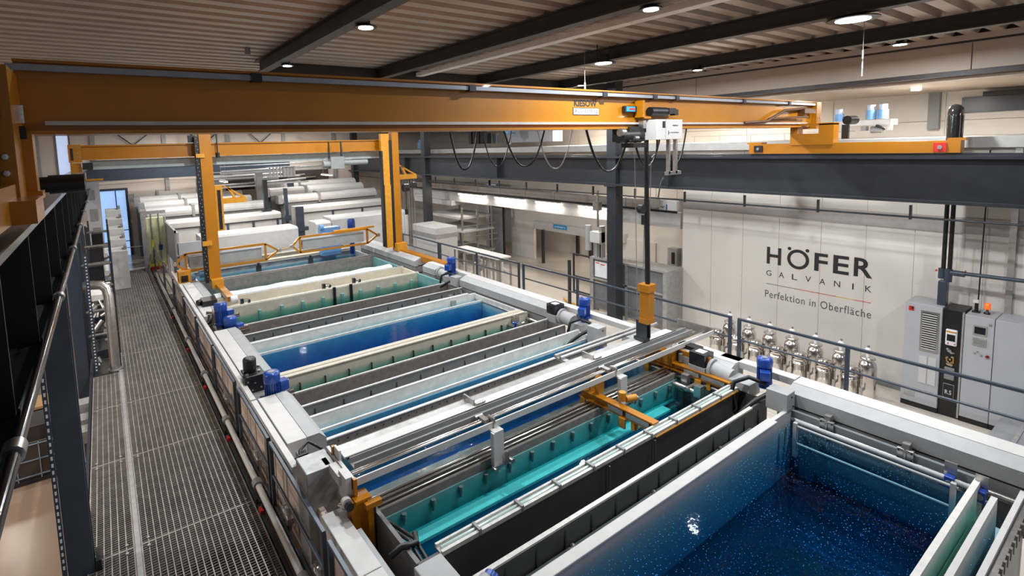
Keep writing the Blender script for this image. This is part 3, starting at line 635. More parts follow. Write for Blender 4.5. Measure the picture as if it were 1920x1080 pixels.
tag(obj('drain_box', MB().box(2.24, 2.56, 3.65, 4.3, 0.6, 1.12), GREY, bevel=0.012), 'grey box at the bottom edge of the picture by the teal tank', 'box')
t = thing('circulation_pump', 'grey-blue pump head cut off by the bottom edge of the picture', 'pump', (2.7, 3.75, 1.0))
obj('body', MB().cyl((2.62, 3.72, 1.02), (2.78, 3.76, 1.06), 0.11, 14), GREY, t); obj('ring', MB().cyl((2.79, 3.76, 1.06), (2.84, 3.78, 1.07), 0.09, 14), BLUE, t)
b = MB()
for dx in (0, 0.06): b.tube([(2.42+dx, 5.35, 0.85), (2.46+dx, 4.8, 0.98), (2.44+dx, 4.3, 0.9), (2.40+dx, 4.0, 0.6)], 0.022, 10)
b.tube([(2.2, 4.75, 0.95), (2.32, 4.72, 1.02), (2.5, 4.70, 1.0), (2.56, 4.85, 0.98)], 0.035, 10)
tag(obj('cable_bundle', b, BLK), 'glossy black cable bundle beside the left yellow post', 'cable')

# ---- exhaust ducts right of the tanks
dr = 'grey exhaust ducts right of the tanks'
def ductR(y0, y1, label, dx=0.0):
    t = thing('exhaust_duct', label, 'duct', (9.0+dx, y0, 0.8), dr)
    obj('cover', MB().box(8.98+dx, 9.30+dx, y0, y1, 1.24, 1.30), WHT, t, 'white top cover', bevel=0.006)
    obj('body', MB().prism([(8.98+dx, 1.29), (8.77+dx, 1.20), (8.77+dx, 1.00), (9.26+dx, 1.00), (9.26+dx, 1.24), (8.98+dx, 1.24)], 'y', y0, y1), GREY, t)
    obj('lower_body', MB().box(8.78+dx, 9.2+dx, y0, y1, 0.78, 0.97).box(8.9+dx, 9.2+dx, y0, y1, 0.97, 1.03).box(8.9+dx, 9.2+dx, y0, y1, 0.3, 0.72), MGREY, t)
    obj('suction_pipe', MB().cyl((8.66+dx, y0+0.1, 0.84), (8.66+dx, y1-0.1, 0.84), 0.04, 12), STEELB, t)
for i, (a, c) in enumerate([(3.68, 4.95), (6.92, 8.93), (13.02, 14.58)]):
    tag(obj('edge_profile', MB().box(9.10, 9.30, a, c, 1.18, 1.30), WHT, bevel=0.006), 'pale edge profile behind a damper drive on the right, ' + ['nearest', 'middle', 'farthest'][i], 'profile', 'edge profiles behind the drives')
ductR(0.2, 3.66, 'grey exhaust duct with white top along the dark blue tank, nearest')
ductR(4.6, 6.9, 'grey exhaust duct with white top, partly under the aluminium frame')
ductR(8.95, 13.0, 'grey exhaust duct with white top beside the wide blue tank', 0.0)
ductR(14.6, 15.4, 'short grey exhaust duct beside the green tank', 0.1)
ductR(16.2, 21.0, 'white exhaust duct at the foot of the right yellow mast', 0.25)

# ================================================================== MOTORS AND DAMPER DRIVES
def make_motor(label, group, m=BLUE):
    """vertical electric motor, terminal box towards -x, foot at the origin"""
    t = thing('gear_motor', label, 'motor', (0,0,0), group)
    b = MB().cyl((0,0,0.10), (0,0,0.34), 0.085, 20)
    for k in range(20):
        a = 2*PI*k/20; c, s = math.cos(a), math.sin(a); r0, r1, w = 0.08, 0.101, 0.004
        b.add([(c*r0-s*w, s*r0+c*w, .12), (c*r0+s*w, s*r0-c*w, .12), (c*r1+s*w, s*r1-c*w, .12), (c*r1-s*w, s*r1+c*w, .12),
               (c*r0-s*w, s*r0+c*w, .33), (c*r0+s*w, s*r0-c*w, .33), (c*r1+s*w, s*r1-c*w, .33), (c*r1-s*w, s*r1+c*w, .33)],
              [(0,1,2,3),(7,6,5,4),(0,4,5,1),(1,5,6,2),(2,6,7,3),(3,7,4,0)])
    obj('finned_housing', b, m, t)
    f = obj('fan_cover', MB().lathe(0, 0, [(0.104, 0.33), (0.108, 0.36), (0.108, 0.43), (0.098, 0.46), (0.06, 0.468)], 22), m, t)
    obj('grille', MB().cyl((0,0,0.466), (0,0,0.471), 0.045, 16), MGREY, f)
    obj('terminal_box', MB().box(-0.21, -0.085, -0.065, 0.065, 0.17, 0.31), m, t, bevel=0.012)
    obj('flange', MB().cyl((0,0,0.08), (0,0,0.11), 0.11, 20).cyl((0,0,0.0), (0,0,0.08), 0.075, 16), m, t)
    b = MB()
    for k in range(6):
        a = 2*PI*k/6; b.cyl((math.cos(a)*0.095, math.sin(a)*0.095, 0.07), (math.cos(a)*0.095, math.sin(a)*0.095, 0.12), 0.009, 6)
    obj_each('bolt', b, STEELB, t)
    return t
mg = 'blue electric motors of the tank line'
m0 = make_motor('blue electric motor on the right, nearest, in front of the stainless filters', mg)
m0.location = (8.86, 4.05, 1.10); m0.rotation_euler = (0, 0, 0.5); m0.scale = (1.12,)*3
dup(m0, (8.98, 8.12, 1.12), 'blue electric motor on the right between two exhaust ducts, middle one', mg, 0.4, 1.25)
dup(m0, (9.02, 13.8, 1.12), 'blue electric motor on the right near the second crane, farthest', mg, 0.4, 1.35)
dup(m0, (2.12, 9.02, 0.93), 'blue electric motor with a domed top on the left, nearest, beside the black one', mg, PI+0.2, 1.3)
dup(m0, (2.14, 13.75, 0.98), 'blue electric motor on the left behind the middle duct, farther back', mg, PI+0.2, 1.4)
dup(m0, (2.26, 13.30, 0.72), 'blue electric motor on the left behind the middle duct, lower and nearer', mg, PI+0.2, 1.4)
for i, (x, y, z, l) in enumerate([(2.2, 19.4, 1.0, 'pale blue motor lying beside the handrail left of the yellow mast')]):
    t = thing('gear_motor', l, 'motor', (x, y, z))
    obj('housing', MB().cyl((x-0.25, y, z+0.12), (x+0.1, y+0.1, z+0.16), 0.12, 16).cyl((x+0.25, y+0.1, z+0.2), (x+0.45, y+0.1, z+0.22), 0.13, 16), LBLUE, t)
t = thing('black_motor', 'black servo motor with round cap standing on the middle left duct', 'motor', (2.0, 9.6, 0.95))
obj('cap', MB().lathe(1.93, 9.78, [(0.105, 1.34), (0.115, 1.36), (0.115, 1.55), (0.10, 1.58), (0.05, 1.585)], 22), BLK, t)
obj('body', MB().box(1.78, 2.16, 9.52, 9.72, 1.02, 1.30).box(1.80, 2.14, 9.52, 9.95, 1.28, 1.33), BLK, t, bevel=0.012)
b = MB()
for x, z in [(1.83, 1.24), (1.95, 1.2), (2.1, 1.24), (1.9, 1.08), (2.05, 1.1)]: b.cyl((x, 9.50, z), (x, 9.53, z), 0.016, 8)
for x, y in [(1.84, 9.6), (2.06, 9.66), (2.1, 9.9)]: b.cyl((x, y, 1.32), (x, y, 1.36), 0.025, 8)
obj_each('bolt', b, STEELB, t)
obj('bracket', MB().box(1.86, 2.1, 9.3, 9.52, 0.7, 1.02).cyl((1.9, 9.3, 0.98), (1.84, 9.05, 0.92), 0.08, 12), MGREY, t)
t = thing('conduit_elbow', 'small worn grey drive block with a dark elbow behind the blue left motors', 'drive', (2.0, 14.6, 1.0))
obj('block', MB().box(2.05, 2.35, 14.1, 14.5, 1.0, 1.3), mat('rusty_metal', (0.33, 0.24, 0.18), 0.6, 0, 0.3, 8), t)
obj('elbow', MB().tube([(1.96, 14.2, 1.25), (1.95, 14.1, 1.2), (1.9, 14.0, 1.12), (1.82, 14.0, 1.1)], 0.06, 10), BLK, t)
obj('cover', MB().box(1.95, 2.3, 15.2, 15.7, 1.2, 1.35).cyl((1.95, 15.5, 1.28), (1.85, 15.45, 1.28), 0.08, 10), BLK, t)
t = thing('drive_unit', 'grey gearbox block with silver spouts beside the nearest left motor', 'gearbox', (2.3, 9.0, 0.9))
obj('body', MB().box(1.95, 2.2, 8.88, 9.3, 0.7, 0.98), MGREY, t, bevel=0.02)
obj_each('spout', MB().cyl((2.24, 8.98, 1.06), (2.46, 8.92, 1.10), 0.06, 14), CHROME, t)
obj('crank', MB().box(2.28, 2.4, 9.35, 9.42, 1.0, 1.14).cyl((2.42, 9.3, 1.12), (2.42, 9.45, 1.12), 0.05, 10).box(2.36, 2.44, 9.15, 9.25, 0.98, 1.12), STEELB, t)
t = thing('drive_unit', 'silver spouts and gear parts beside the farther left motors', 'gearbox', (2.3, 13.4, 0.9))
obj_each('spout', MB().cyl((2.32, 13.75, 1.22), (2.56, 13.7, 1.24), 0.07, 14).cyl((2.42, 13.25, 1.0), (2.66, 13.2, 1.03), 0.08, 14).cyl((1.98, 13.95, 1.34), (1.85, 14.0, 1.36), 0.05, 12), CHROME, t)
obj('body', MB().box(1.9, 2.1, 13.2, 13.9, 0.8, 1.1).box(2.22, 2.34, 13.5, 13.65, 1.1, 1.28), BLK, t, bevel=0.02)

dg = 'grey damper drives with a switch box'
def drive(y, label, clear_box, dx=0.0):
    x = 8.75 + dx
    t = thing('damper_drive', label, 'drive', (x, y, 0.7), dg)
    obj('gearbox', MB().box(x-0.05, x+0.32, y+0.25, y+0.62, 0.88, 1.12).cyl((x+0.1, y+0.62, 1.08), (x+0.1, y+0.95, 1.12), 0.15, 16).cyl((x+0.1, y+0.95, 1.12), (x+0.1, y+1.0, 1.12), 0.19, 16), GREY, t, bevel=0.01)
    c = obj('switch_box', MB().box(x-0.24, x+0.02, y-0.42, y-0.10, 0.95, 1.27), GREY, t, 'grey sheet metal switch box', bevel=0.006)
    obj('knob', MB().cyl((x-0.1, y-0.42, 1.2), (x-0.1, y-0.435, 1.2), 0.014, 10).cyl((x-0.04, y-0.42, 1.03), (x-0.04, y-0.435, 1.03), 0.014, 10), BLK, c)
    obj_each('leg', MB().box(x-0.20, x-0.13, y-0.36, y-0.26, 0.4, 0.95).cyl((x-0.02, y-0.25, 0.5), (x-0.02, y-0.25, 0.96), 0.03, 10), GREY, t)
    hose = [(x+0.02, y+0.02, 1.22), (x-0.08, y+0.25, 1.28), (x-0.22, y+0.42, 1.18), (x-0.26, y+0.45, 0.98), (x-0.22, y+0.42, 0.7)]
    obj('hose', MB().tube(hose, 0.035, 10).tube([(x-0.06, y-0.08, 1.12), (x-0.3, y+0.02, 1.04), (x-0.5, y+0.1, 0.92), (x-0.6, y+0.18, 0.78)], 0.038, 10), BLK, t, 'black bent hose')
    obj('hose_end', MB().cyl((x-0.60, y+0.18, 0.80), (x-0.66, y+0.24, 0.70), 0.075, 14), CHROME, t)
    if clear_box:
        obj('inspection_box', MB().box(x-0.10, x+0.22, y+1.02, y+1.34, 0.88, 1.16), GREY, t, bevel=0.01)
        k = obj('smoked_cover', MB().box(x-0.09, x+0.21, y+1.03, y+1.33, 1.17, 1.40), DGLASS, t, 'smoked transparent cover')
        obj('label_plate', MB().box(x-0.02, x+0.14, y+1.10, y+1.26, 1.401, 1.405), PAPER, k)
drive(3.95, 'grey damper drive with switch box beside the dark blue tank, nearest', True, -0.02)
drive(7.75, 'grey damper drive with smoked cover in the middle of the right side', True, 0.02)
drive(13.45, 'grey damper drive on the right side near the second crane, farthest', False, 0.15)

sg = 'support brackets above the dark blue tank'
for i, (y) in enumerate([3.03, 2.1]):
    t = thing('support_bracket', 'small grey square bracket on the duct above the dark blue tank, ' + ['farther', 'nearer'][i], 'bracket', (8.68, y, 0.95), sg)
    obj('plate', MB().box(8.60, 8.66, y-0.09, y-0.01, 0.88, 1.03).box(8.60, 8.66, y+0.01, y+0.09, 0.88, 1.03), STEELB, t, bevel=0.005)
    obj('stem', MB().box(8.62, 8.74, y-0.04, y+0.04, 1.0, 1.10).cyl((8.6, y, 0.80), (8.6, y, 1.02), 0.02, 8), STEELB, t)
    b = MB()
    for dy in (-0.07, 0.07):
        for z in (0.90, 1.0): b.cyl((8.595, y+dy, z), (8.601, y+dy, z), 0.012, 8)
    obj_each('bolt', b, BLK, t)
vg = 'blue valve actuators'
for i, (x, y, z) in enumerate([(8.50, 1.62, 0.88), (8.48, 1.33, 0.86), (8.02, 9.5, 0.88), (8.35, 7.15, 0.85), (8.18, 12.2, 0.92)]):
    t = thing('valve_actuator', ['blue valve actuator with a grey dial at the end of the dark blue tank', 'blue valve actuator with a grey dial over the narrow weir walls, nearer', 'small blue valve actuator on the beige rim beside the right duct', 'small blue valve at the end of the narrow blue tank', 'small blue valve at the far end of the white tank wall'][i], 'valve', (x, y, z), vg)
    obj('body', MB().box(x-0.055, x+0.055, y-0.05, y+0.05, z-0.075, z+0.075), BLUE, t, bevel=0.015)
    obj('dial', MB().cyl((x-0.056, y, z), (x-0.064, y, z), 0.035, 12), MGREY, t)
    obj('mount', MB().box(x+0.06, x+0.085, y-0.05, y+0.07, z-0.12, z+0.22).cyl((x+0.03, y-0.12, z-0.08), (x+0.03, y+0.1, z-0.08), 0.028, 10), STEELB, t)
for i, (x, y) in enumerate([(8.05, 9.35), (8.3, 7.0), (7.85, 12.0), (8.35, 4.9)]):
    b = MB().cyl((x, y, 0.8), (x, y+0.5, 0.82), 0.045, 10).cyl((x-0.1, y+0.2, 0.85), (x+0.3, y+0.2, 0.85), 0.035, 10).box(x-0.05, x+0.08, y-0.05, y+0.08, 0.75, 0.95).box(x+0.1, x+0.22, y+0.3, y+0.42, 0.7, 1.0)
    tag(obj('pipe_fitting', b, STEELB), 'grey pipe fittings at the tank ends, ' + ['beside the wide blue tank', 'beside the narrow blue tank', 'at the far wall of the wide blue tank', 'beside the teal tank'][i], 'fitting', 'pipe fittings at the tank ends')

# ================================================================== ALUMINIUM LIFTING FRAME
FX0, FX1 = 2.14, 10.0
t = thing('flight_bar', 'long aluminium and white lifting frame lying across the tanks under the hoist', 'frame', (2.14, 5.5, 1.25))
obj('front_beam', MB().box(FX0+0.02, FX1, 5.555, 5.575, 1.315, 1.405).box(FX0+0.02, FX1, 5.575, 5.65, 1.315, 1.33), WHT, t, 'white channel beam facing the camera')
obj('inner_flange', MB().box(FX0+0.02, FX1, 5.577, 5.655, 1.332, 1.345), mat('weathered_aluminium', (0.36, 0.33, 0.30), 0.35, 0.5, 0.2, 8), t)
obj('guide_rod', MB().cyl((FX0, 5.70, 1.385), (FX1-0.05, 5.70, 1.385), 0.018, 12), CHROME, t)
obj('guide_rod', MB().cyl((FX0, 5.745, 1.385), (FX1-0.05, 5.745, 1.385), 0.014, 12), CHROME, t)
obj('middle_trough', MB().box(FX0+0.15, FX1-0.3, 5.86, 5.875, 1.31, 1.40).box(FX0+0.15, FX1-0.3, 5.875, 6.01, 1.31, 1.33).box(FX0+0.15, FX1-0.3, 6.01, 6.025, 1.31, 1.40), MGREY, t, 'grey trough in the middle of the frame')
obj('seal_strip', MB().box(FX0+0.12, FX1-0.6, 6.03, 6.05, 1.38, 1.405), BLK, t)
obj('white_plate', MB().box(FX0+0.1, FX1-0.7, 6.055, 6.22, 1.38, 1.405), WHT, t, 'white cover plate along the frame')
obj('rear_plate', MB().box(FX0+0.05, FX1-0.8, 6.225, 6.37, 1.36, 1.395), GALV, t)
obj('rear_tube', MB().cyl((FX0+4.4, 6.50, 1.42), (FX1-0.6, 6.50, 1.42), 0.035, 12).box(FX0+4.4, FX1-0.8, 6.60, 6.66, 1.38, 1.44).box(FX0+4.4, FX0+4.5, 6.37, 6.6, 1.36, 1.40).box(FX1-1.0, FX1-0.9, 6.37, 6.6, 1.36, 1.40), GALV, t)
for x in (FX0+0.0, FX1-0.02):
    obj('end_plate', MB().box(x-0.02, x+0.02, 5.55, 6.38, 1.30, 1.44), STEELB if x > 5 else WHT, t)
for x in (4.2, 6.85):
    obj('yoke_bracket', MB().box(x-0.04, x+0.04, 5.64, 5.80, 1.36, 1.42).box(x+0.05, x+0.075, 5.54, 5.68, 1.30, 1.46).cyl((x-0.08, 5.82, 1.4), (x+0.05, 5.82, 1.4), 0.028, 10), STEELB, t)
    k = obj('hinge', MB().box(x+0.1, x+0.125, 6.10, 6.36, 1.40, 1.49).cyl((x+0.12, 6.08, 1.43), (x+0.30, 6.08, 1.43), 0.02, 8), STEELB, t)
for x in (4.26, 6.98):
    p = obj('drop_arm', MB().box(x-0.08, x+0.08, 5.44, 5.49, 0.84, 1.32).box(x-0.115, x-0.09, 5.42, 5.49, 0.84, 1.32).box(x-0.08, x+0.08, 5.49, 5.57, 1.29, 1.32), WHT, t, 'white hanging arm')
    obj('clamp', MB().box(x-0.14, x+0.14, 5.40, 5.45, 0.81, 0.85).cyl((x-0.14, 5.34, 0.84), (x-0.14, 5.42, 0.84), 0.025, 10).cyl((x+0.16, 5.34, 0.86), (x+0.16, 5.43, 0.86), 0.035, 10).box(x+0.09, x+0.12, 5.38, 5.42, 0.85, 1.0), STEELB, p)
obj('guide_head', MB().box(2.02, 2.12, 5.70, 6.02, 1.30, 1.42).box(2.14, 2.17, 5.98, 6.15, 1.40, 1.56).box(2.05, 2.13, 5.55, 5.78, 1.15, 1.46).cyl((2.02, 5.52, 1.22), (2.02, 5.46, 1.22), 0.06, 12), WHT, t, 'white guide mechanism at the left end')
obj_each('dark_roller', MB().cyl((2.03, 5.45, 1.20), (2.03, 5.40, 1.20), 0.05, 14).box(2.0, 2.06, 6.08, 6.25, 1.25, 1.38), BLK, t)
obj_each('corner_cap', MB().box(2.13, 2.17, 5.50, 5.55, 1.24, 1.44).box(2.12, 2.16, 6.15, 6.2, 1.42, 1.54), YEL, t)

t = thing('guide_post', 'yellow flat-topped guide post at the left end of the frame above the teal tank', 'post', (2.3, 5.5, 0.2))
obj('plate', MB().box(2.07, 2.26, 5.43, 5.46, 0.1, 1.22).box(2.07, 2.10, 5.46, 5.62, 0.1, 1.22), YEL, t)
obj('column', MB().box(2.235, 2.30, 5.36, 5.43, 0.1, 1.13), YEL, t)
obj('top_flange', MB().box(2.20, 2.40, 5.33, 5.40, 1.13, 1.19).box(2.10, 2.30, 5.40, 5.60, 1.20, 1.23), YEL, t)
obj('slide_rail', MB().box(2.305, 2.335, 5.37, 5.42, 0.1, 1.13), BLK, t)
b = MB()
for z in (0.78, 0.88, 0.96): b.cyl((2.06, 5.85, z), (2.12, 5.70, z), 0.025, 8).cyl((2.1, 5.65, z+0.05), (2.1, 5.85, z+0.05), 0.02, 8)
obj('cylinder_fittings', b, STEELB, t)
def cross_arm(x, y0, y1, label, wide):
    t = thing('clamping_beam', label, 'arm', (x, y0, 0.98))
    obj('arm', MB().ibeam_y(x, 0.14, 0.94, 1.08, y0, y1, 0.02, 0.02), YEL, t)
    obj_each('lug', MB().box(x-0.1, x-0.07, y0+0.5, y0+0.62, 0.78, 0.94).box(x-0.09, x-0.05, y1-0.15, y1-0.05, 0.7, 0.96).box(x-0.05, x+0.05, y0+0.35, y0+0.42, 0.80, 0.95), YEL2, t)
    obj_each('web_plate', MB().box(x-0.075, x-0.070, y0+0.08, y0+0.5, 0.97, 1.05).box(x-0.075, x-0.070, y0+0.56, y0+0.85, 0.97, 1.05), GALV, t)
    if wide:
        k = obj('clamp_head', MB().box(x+0.02, x+0.16, y0+1.12, y0+1.3, 1.08, 1.26).cyl((x+0.14, y0+0.66, 1.14), (x+0.32, y0+0.60, 1.14), 0.055, 12).cyl((x+0.1, y0+0.7, 1.12), (x+0.1, y0+0.7, 1.26), 0.06, 12).cyl((x+0.05, y0+1.2, 1.25), (x+0.2, y0+1.25, 1.3), 0.05, 10), YEL2, t)
        obj('bolt', MB().cyl((x+0.3, y0+0.6, 1.14), (x+0.34, y0+0.58, 1.14), 0.03, 8), STEELB, k)
cross_arm(6.52, 4.50, 5.98, 'yellow cross arm with cast clamps over the teal tank, in the middle', True)
cross_arm(8.66, 4.50, 6.25, 'yellow cross arm over the teal tank at its right end', False)
t = thing('guide_plate', 'large yellow guide plate with a round black knob under the right end of the frame', 'plate', (8.9, 5.1, 1.0))
obj('plate', MB().box(8.78, 8.82, 4.98, 5.75, 0.92, 1.30).box(8.74, 8.82, 4.95, 4.99, 0.92, 1.34), YEL, t)
obj('bracket', MB().box(8.6, 8.78, 5.6, 5.95, 1.0, 1.24), YEL, t)
obj('knob', MB().cyl((8.77, 5.25, 1.0), (8.73, 5.25, 1.0), 0.065, 16), BLK, t)
obj_each('slot', MB().box(8.74, 8.78, 5.52, 5.60, 1.02, 1.28), BLK, t)
obj('clasp', MB().cyl((8.72, 5.5, 1.1), (8.72, 5.5, 1.26), 0.04, 10).cyl((8.7, 5.45, 1.0), (8.7, 5.62, 1.0), 0.035, 10), STEELB, t)
obj('black_motor', MB().box(8.95, 9.15, 5.3, 5.7, 1.15, 1.35), BLK, t)

# ================================================================== MAIN BRIDGE CRANE
CY = 5.62
t = thing('bridge_crane', 'huge orange-yellow bridge crane beam crossing the whole picture', 'crane', (6, CY, 5.5))
obj('main_beam', MB().box(-0.52, 14.55, CY, CY+0.30, 5.52, 6.10).box(-0.52, 14.0, CY-0.07, CY+0.37, 5.50, 5.53).box(-0.52, 14.55, CY-0.03, CY+0.33, 6.09, 6.115), YEL, t)
obj('power_rail', MB().box(-0.56, 14.3, CY-0.10, CY-0.03, 6.015, 6.065), mat('grey_rail', (0.30, 0.32, 0.36), 0.35, 0.4), t, 'grey power rail along the top')
b = MB()
for x in (1.35, 4.02, 6.6, 8.55, 10.9, 12.9, 7.9): b.box(x-0.05, x+0.05, CY-0.12, CY-0.02, 6.0, 6.085)
obj_each('rail_joint', b, BLK, t)
obj('lower_rail', MB().box(-0.35, 14.0, CY-0.05, CY, 5.575, 5.61), mat('pale_rail', (0.52, 0.49, 0.46), 0.4, 0.3), t, 'pale rail along the bottom')
sgn = obj('capacity_sign', MB().box(5.985, 6.575, CY-0.006, CY-0.001, 5.722, 5.834), INK, t, 'bordered white sign with the load')
obj('sign_face', MB().box(5.995, 6.565, CY-0.008, CY-0.0065, 5.732, 5.824), PAPER, sgn)
text_mesh('sign_lettering', 'ALU 3000 kg', (6.01, CY-0.008, 5.740), (1,0,0), (0,0,1), 0.535, 0.072, INK, sgn, 0.001, 0.01)
text_mesh('name_lettering', 'KIESOW', (6.01, CY, 5.852), (1,0,0), (0,0,1), 0.515, 0.098, INK, t, 0.003, 0.035)
obj('beam_end', MB().box(14.3, 14.56, CY-0.12, CY+0.42, 5.46, 6.1), YEL, t)
b = MB()
for x in (14.38, 14.48):
    for z in (5.66, 5.72, 5.52): b.cyl((x, CY-0.13, z), (x, CY-0.12, z), 0.022, 8)
obj_each('bolt', b, STEELB, t)
obj('cable_loom', MB().tube([(11.0, CY-0.06, 5.6), (11.9, CY-0.08, 5.63), (12.7, CY-0.1, 5.88), (13.7, CY-0.1, 5.94), (14.1, CY-0.14, 5.9)], 0.03, 8).tube([(12.0, CY-0.07, 5.68), (13.0, CY-0.08, 5.72), (13.8, CY-0.12, 5.74)], 0.025, 8).box(13.55, 14.15, CY-0.16, CY-0.06, 5.82, 5.92), mat('brown_cable', (0.10, 0.04, 0.015), 0.5), t)
# right end carriage
e = thing('end_carriage', 'yellow end carriage of the main crane on the right girder, with a red buffer', 'carriage', (13.75, 4, 4.87))
obj('carriage_beam', MB().box(13.62, 13.9, 2.75, 6.75, 4.88, 5.12), YEL, e)
obj('support_frame', MB().box(13.60, 13.88, 4.88, 5.78, 5.08, 5.34).box(13.60, 13.88, 4.88, 5.18, 5.34, 5.56).box(13.60, 13.88, 5.62, 5.78, 5.34, 5.56).box(13.60, 13.9, 4.88, 5.78, 5.53, 5.58), YEL, e)
obj('buffer_plate', MB().box(13.60, 13.62, 2.95, 3.15, 4.90, 5.08), RED, e, 'red square buffer plate')
obj('wheel_cover', MB().box(13.60, 13.62, 6.42, 6.62, 4.92, 5.08), BLK, e)
obj_each('wheel_hub', MB().cyl((13.60, 6.52, 5.0), (13.585, 6.52, 5.0), 0.035, 12).cyl((13.6, 3.05, 4.99), (13.585, 3.05, 4.99), 0.04, 12), STEELB, e)
obj_each('end_hook', MB().box(13.62, 13.9, 2.68, 2.95, 5.12, 5.17).box(13.62, 13.9, 6.45, 6.8, 5.12, 5.16), YEL, e)
obj('drive_motor', MB().cyl((13.95, 4.75, 5.62), (14.25, 4.7, 5.62), 0.1, 14).box(13.9, 13.98, 4.7, 4.83, 5.2, 5.52), BLK, e)
# left end carriage, close to the camera
e = thing('end_carriage', 'yellow end carriage with big bolts close up at the left edge', 'carriage', (-0.6, 5, 4.85))
obj('carriage_beam', MB().box(-0.82, -0.52, 3.2, 5.3, 4.86, 5.12), YEL, e)
obj('upright_plate', MB().box(-0.62, -0.50, 5.0, 5.60, 4.95, 5.98).box(-0.50, -0.43, 5.40, 5.60, 4.95, 5.50), YEL, e)
obj_each('gusset', MB().box(-0.50, -0.40, 5.38, 5.60, 4.98, 5.04).prism([(-0.52, 4.86), (-0.38, 4.86), (-0.38, 5.02), (-0.52, 5.02)], 'y', 4.55, 5.1), YEL, e)
b = MB()
for z in (5.08, 5.20, 5.32): b.cyl((-0.56, 4.98, z), (-0.56, 5.0, z), 0.022, 6)
for z in (5.62, 5.66): b.cyl((-0.47, 5.3, z), (-0.47, 5.36, z), 0.015, 6)
b.box(-0.53, -0.46, 5.34, 5.37, 5.58, 5.72)
obj_each('bolt', b, CHROME, e)
obj_each('cable_box', MB().box(-0.66, -0.56, 4.92, 5.0, 5.60, 5.70).box(-0.50, -0.46, 5.36, 5.40, 5.46, 5.56), BLK, e)
obj('back_panel', MB().box(-0.66, -0.60, 4.6, 5.0, 4.9, 6.0), BLK, e)
obj('bumper', MB().box(-0.55, -0.5, 3.65, 3.75, 4.85, 5.0), BLK, e)
obj('drive_motor', MB().cyl((-0.42, 6.35, 5.05), (-0.14, 6.35, 5.05), 0.09, 18).cyl((-0.6, 6.35, 5.05), (-0.42, 6.35, 5.05), 0.075, 18), BLK, e, 'black drive motor')

# hoist trolley
t = thing('hoist_trolley', 'hoist trolley with black motor and white control box hanging on the main crane', 'hoist', (8, CY-0.2, 5.4))
HY = CY - 0.22
obj('side_plate', MB().box(7.35, 7.40, CY-0.18, CY-0.02, 5.60, 5.88).box(7.40, 8.35, CY-0.05, CY-0.02, 5.62, 5.86).box(7.4, 7.6, CY-0.16, CY-0.05, 5.58, 5.62), YEL, t)
obj('motor', MB().cyl((7.56, CY-0.16, 5.70), (8.0, CY-0.16, 5.70), 0.075, 16).box(8.0, 8.2, CY-0.24, CY-0.08, 5.66, 5.76).box(8.2, 8.3, CY-0.22, CY-0.12, 5.64, 5.74), BLK, t)
obj('label_box', MB().box(7.02, 7.32, CY-0.08, CY-0.02, 5.69, 5.79), BLK, t)
obj('label', MB().box(7.05, 7.28, CY-0.084, CY-0.081, 5.70, 5.78), SIGNB, t); obj('label_stripe', MB().box(7.12, 7.26, CY-0.087, CY-0.085, 5.725, 5.755), RED, t)
t.location.x += 0.11; t.location.z += 0.085
c = obj('control_box', MB().box(7.55, 8.30, CY-0.30, CY-0.06, 5.22, 5.56), WHT, t, 'white control box', bevel=0.006)
obj('display', MB().box(7.72, 7.79, CY-0.305, CY-0.30, 5.42, 5.53), DGLASS, c)
obj('door_gap', MB().box(7.805, 7.809, CY-0.303, CY-0.30, 5.22, 5.56), MGREY, c)
scribble('small_print', c, (8.00, CY-0.301, 5.44), (1,0,0), (0,0,1), 0.17, 0.035, 9, INK, 2)
scribble('small_print', c, (7.90, CY-0.301, 5.325), (1,0,0), (0,0,1), 0.30, 0.022, 16, INK, 3)
obj('print_end_mark', MB().box(7.885, 7.90, CY-0.303, CY-0.30, 5.30, 5.37), INK, c)
obj('hoist_body', MB().box(7.1, 7.5, CY-0.1, CY+0.25, 5.20, 5.45).cyl((6.95, CY, 5.30), (7.5, CY, 5.30), 0.12, 14).box(7.15, 7.5, CY-0.15, CY+0.1, 5.10, 5.18), BLK, t)
obj_each('bright_fitting', MB().cyl((6.88, CY-0.08, 5.36), (6.98, CY-0.08, 5.36), 0.07, 10).box(7.42, 7.5, CY-0.14, CY-0.04, 5.42, 5.55).cyl((7.2, CY-0.12, 5.26), (7.3, CY-0.12, 5.26), 0.035, 8), STEELB, t)
obj('guide_frame', MB().box(7.99, 8.03, HY-0.03, HY+0.03, 4.62, 5.22).box(8.19, 8.24, HY-0.03, HY+0.03, 4.62, 5.22).box(7.95, 8.36, HY-0.03, HY+0.03, 4.60, 4.66), STEELB, t)
b = MB().tube([(7.6, CY-0.1, 5.22), (7.55, CY-0.1, 5.0), (7.7, CY-0.1, 4.9), (7.85, CY-0.1, 5.0), (7.86, CY-0.1, 5.22)], 0.016, 6)
b.tube([(7.88, HY, 4.56), (7.8, HY, 4.5), (7.76, HY, 4.35), (7.72, HY, 4.2)], 0.012, 6)
obj('cable_loop', b, BLK, t)
ty = 6.02
t = thing('hoist_mast', 'long black telescopic hoist tube with a yellow gripper head above the frame', 'hoist', (8.4, ty, 2))
obj('tube', MB().cyl((8.42, ty, 2.57), (8.38, ty, 4.2), 0.05, 14).cyl((8.38, ty, 4.2), (8.36, ty, 5.32), 0.042, 14), BLK, t)
obj('cable_drum', MB().cyl((8.25, ty-0.03, 4.02), (8.25, ty+0.06, 4.02), 0.09, 18).box(8.27, 8.31, ty-0.02, ty+0.04, 3.72, 3.9), BLK, t)
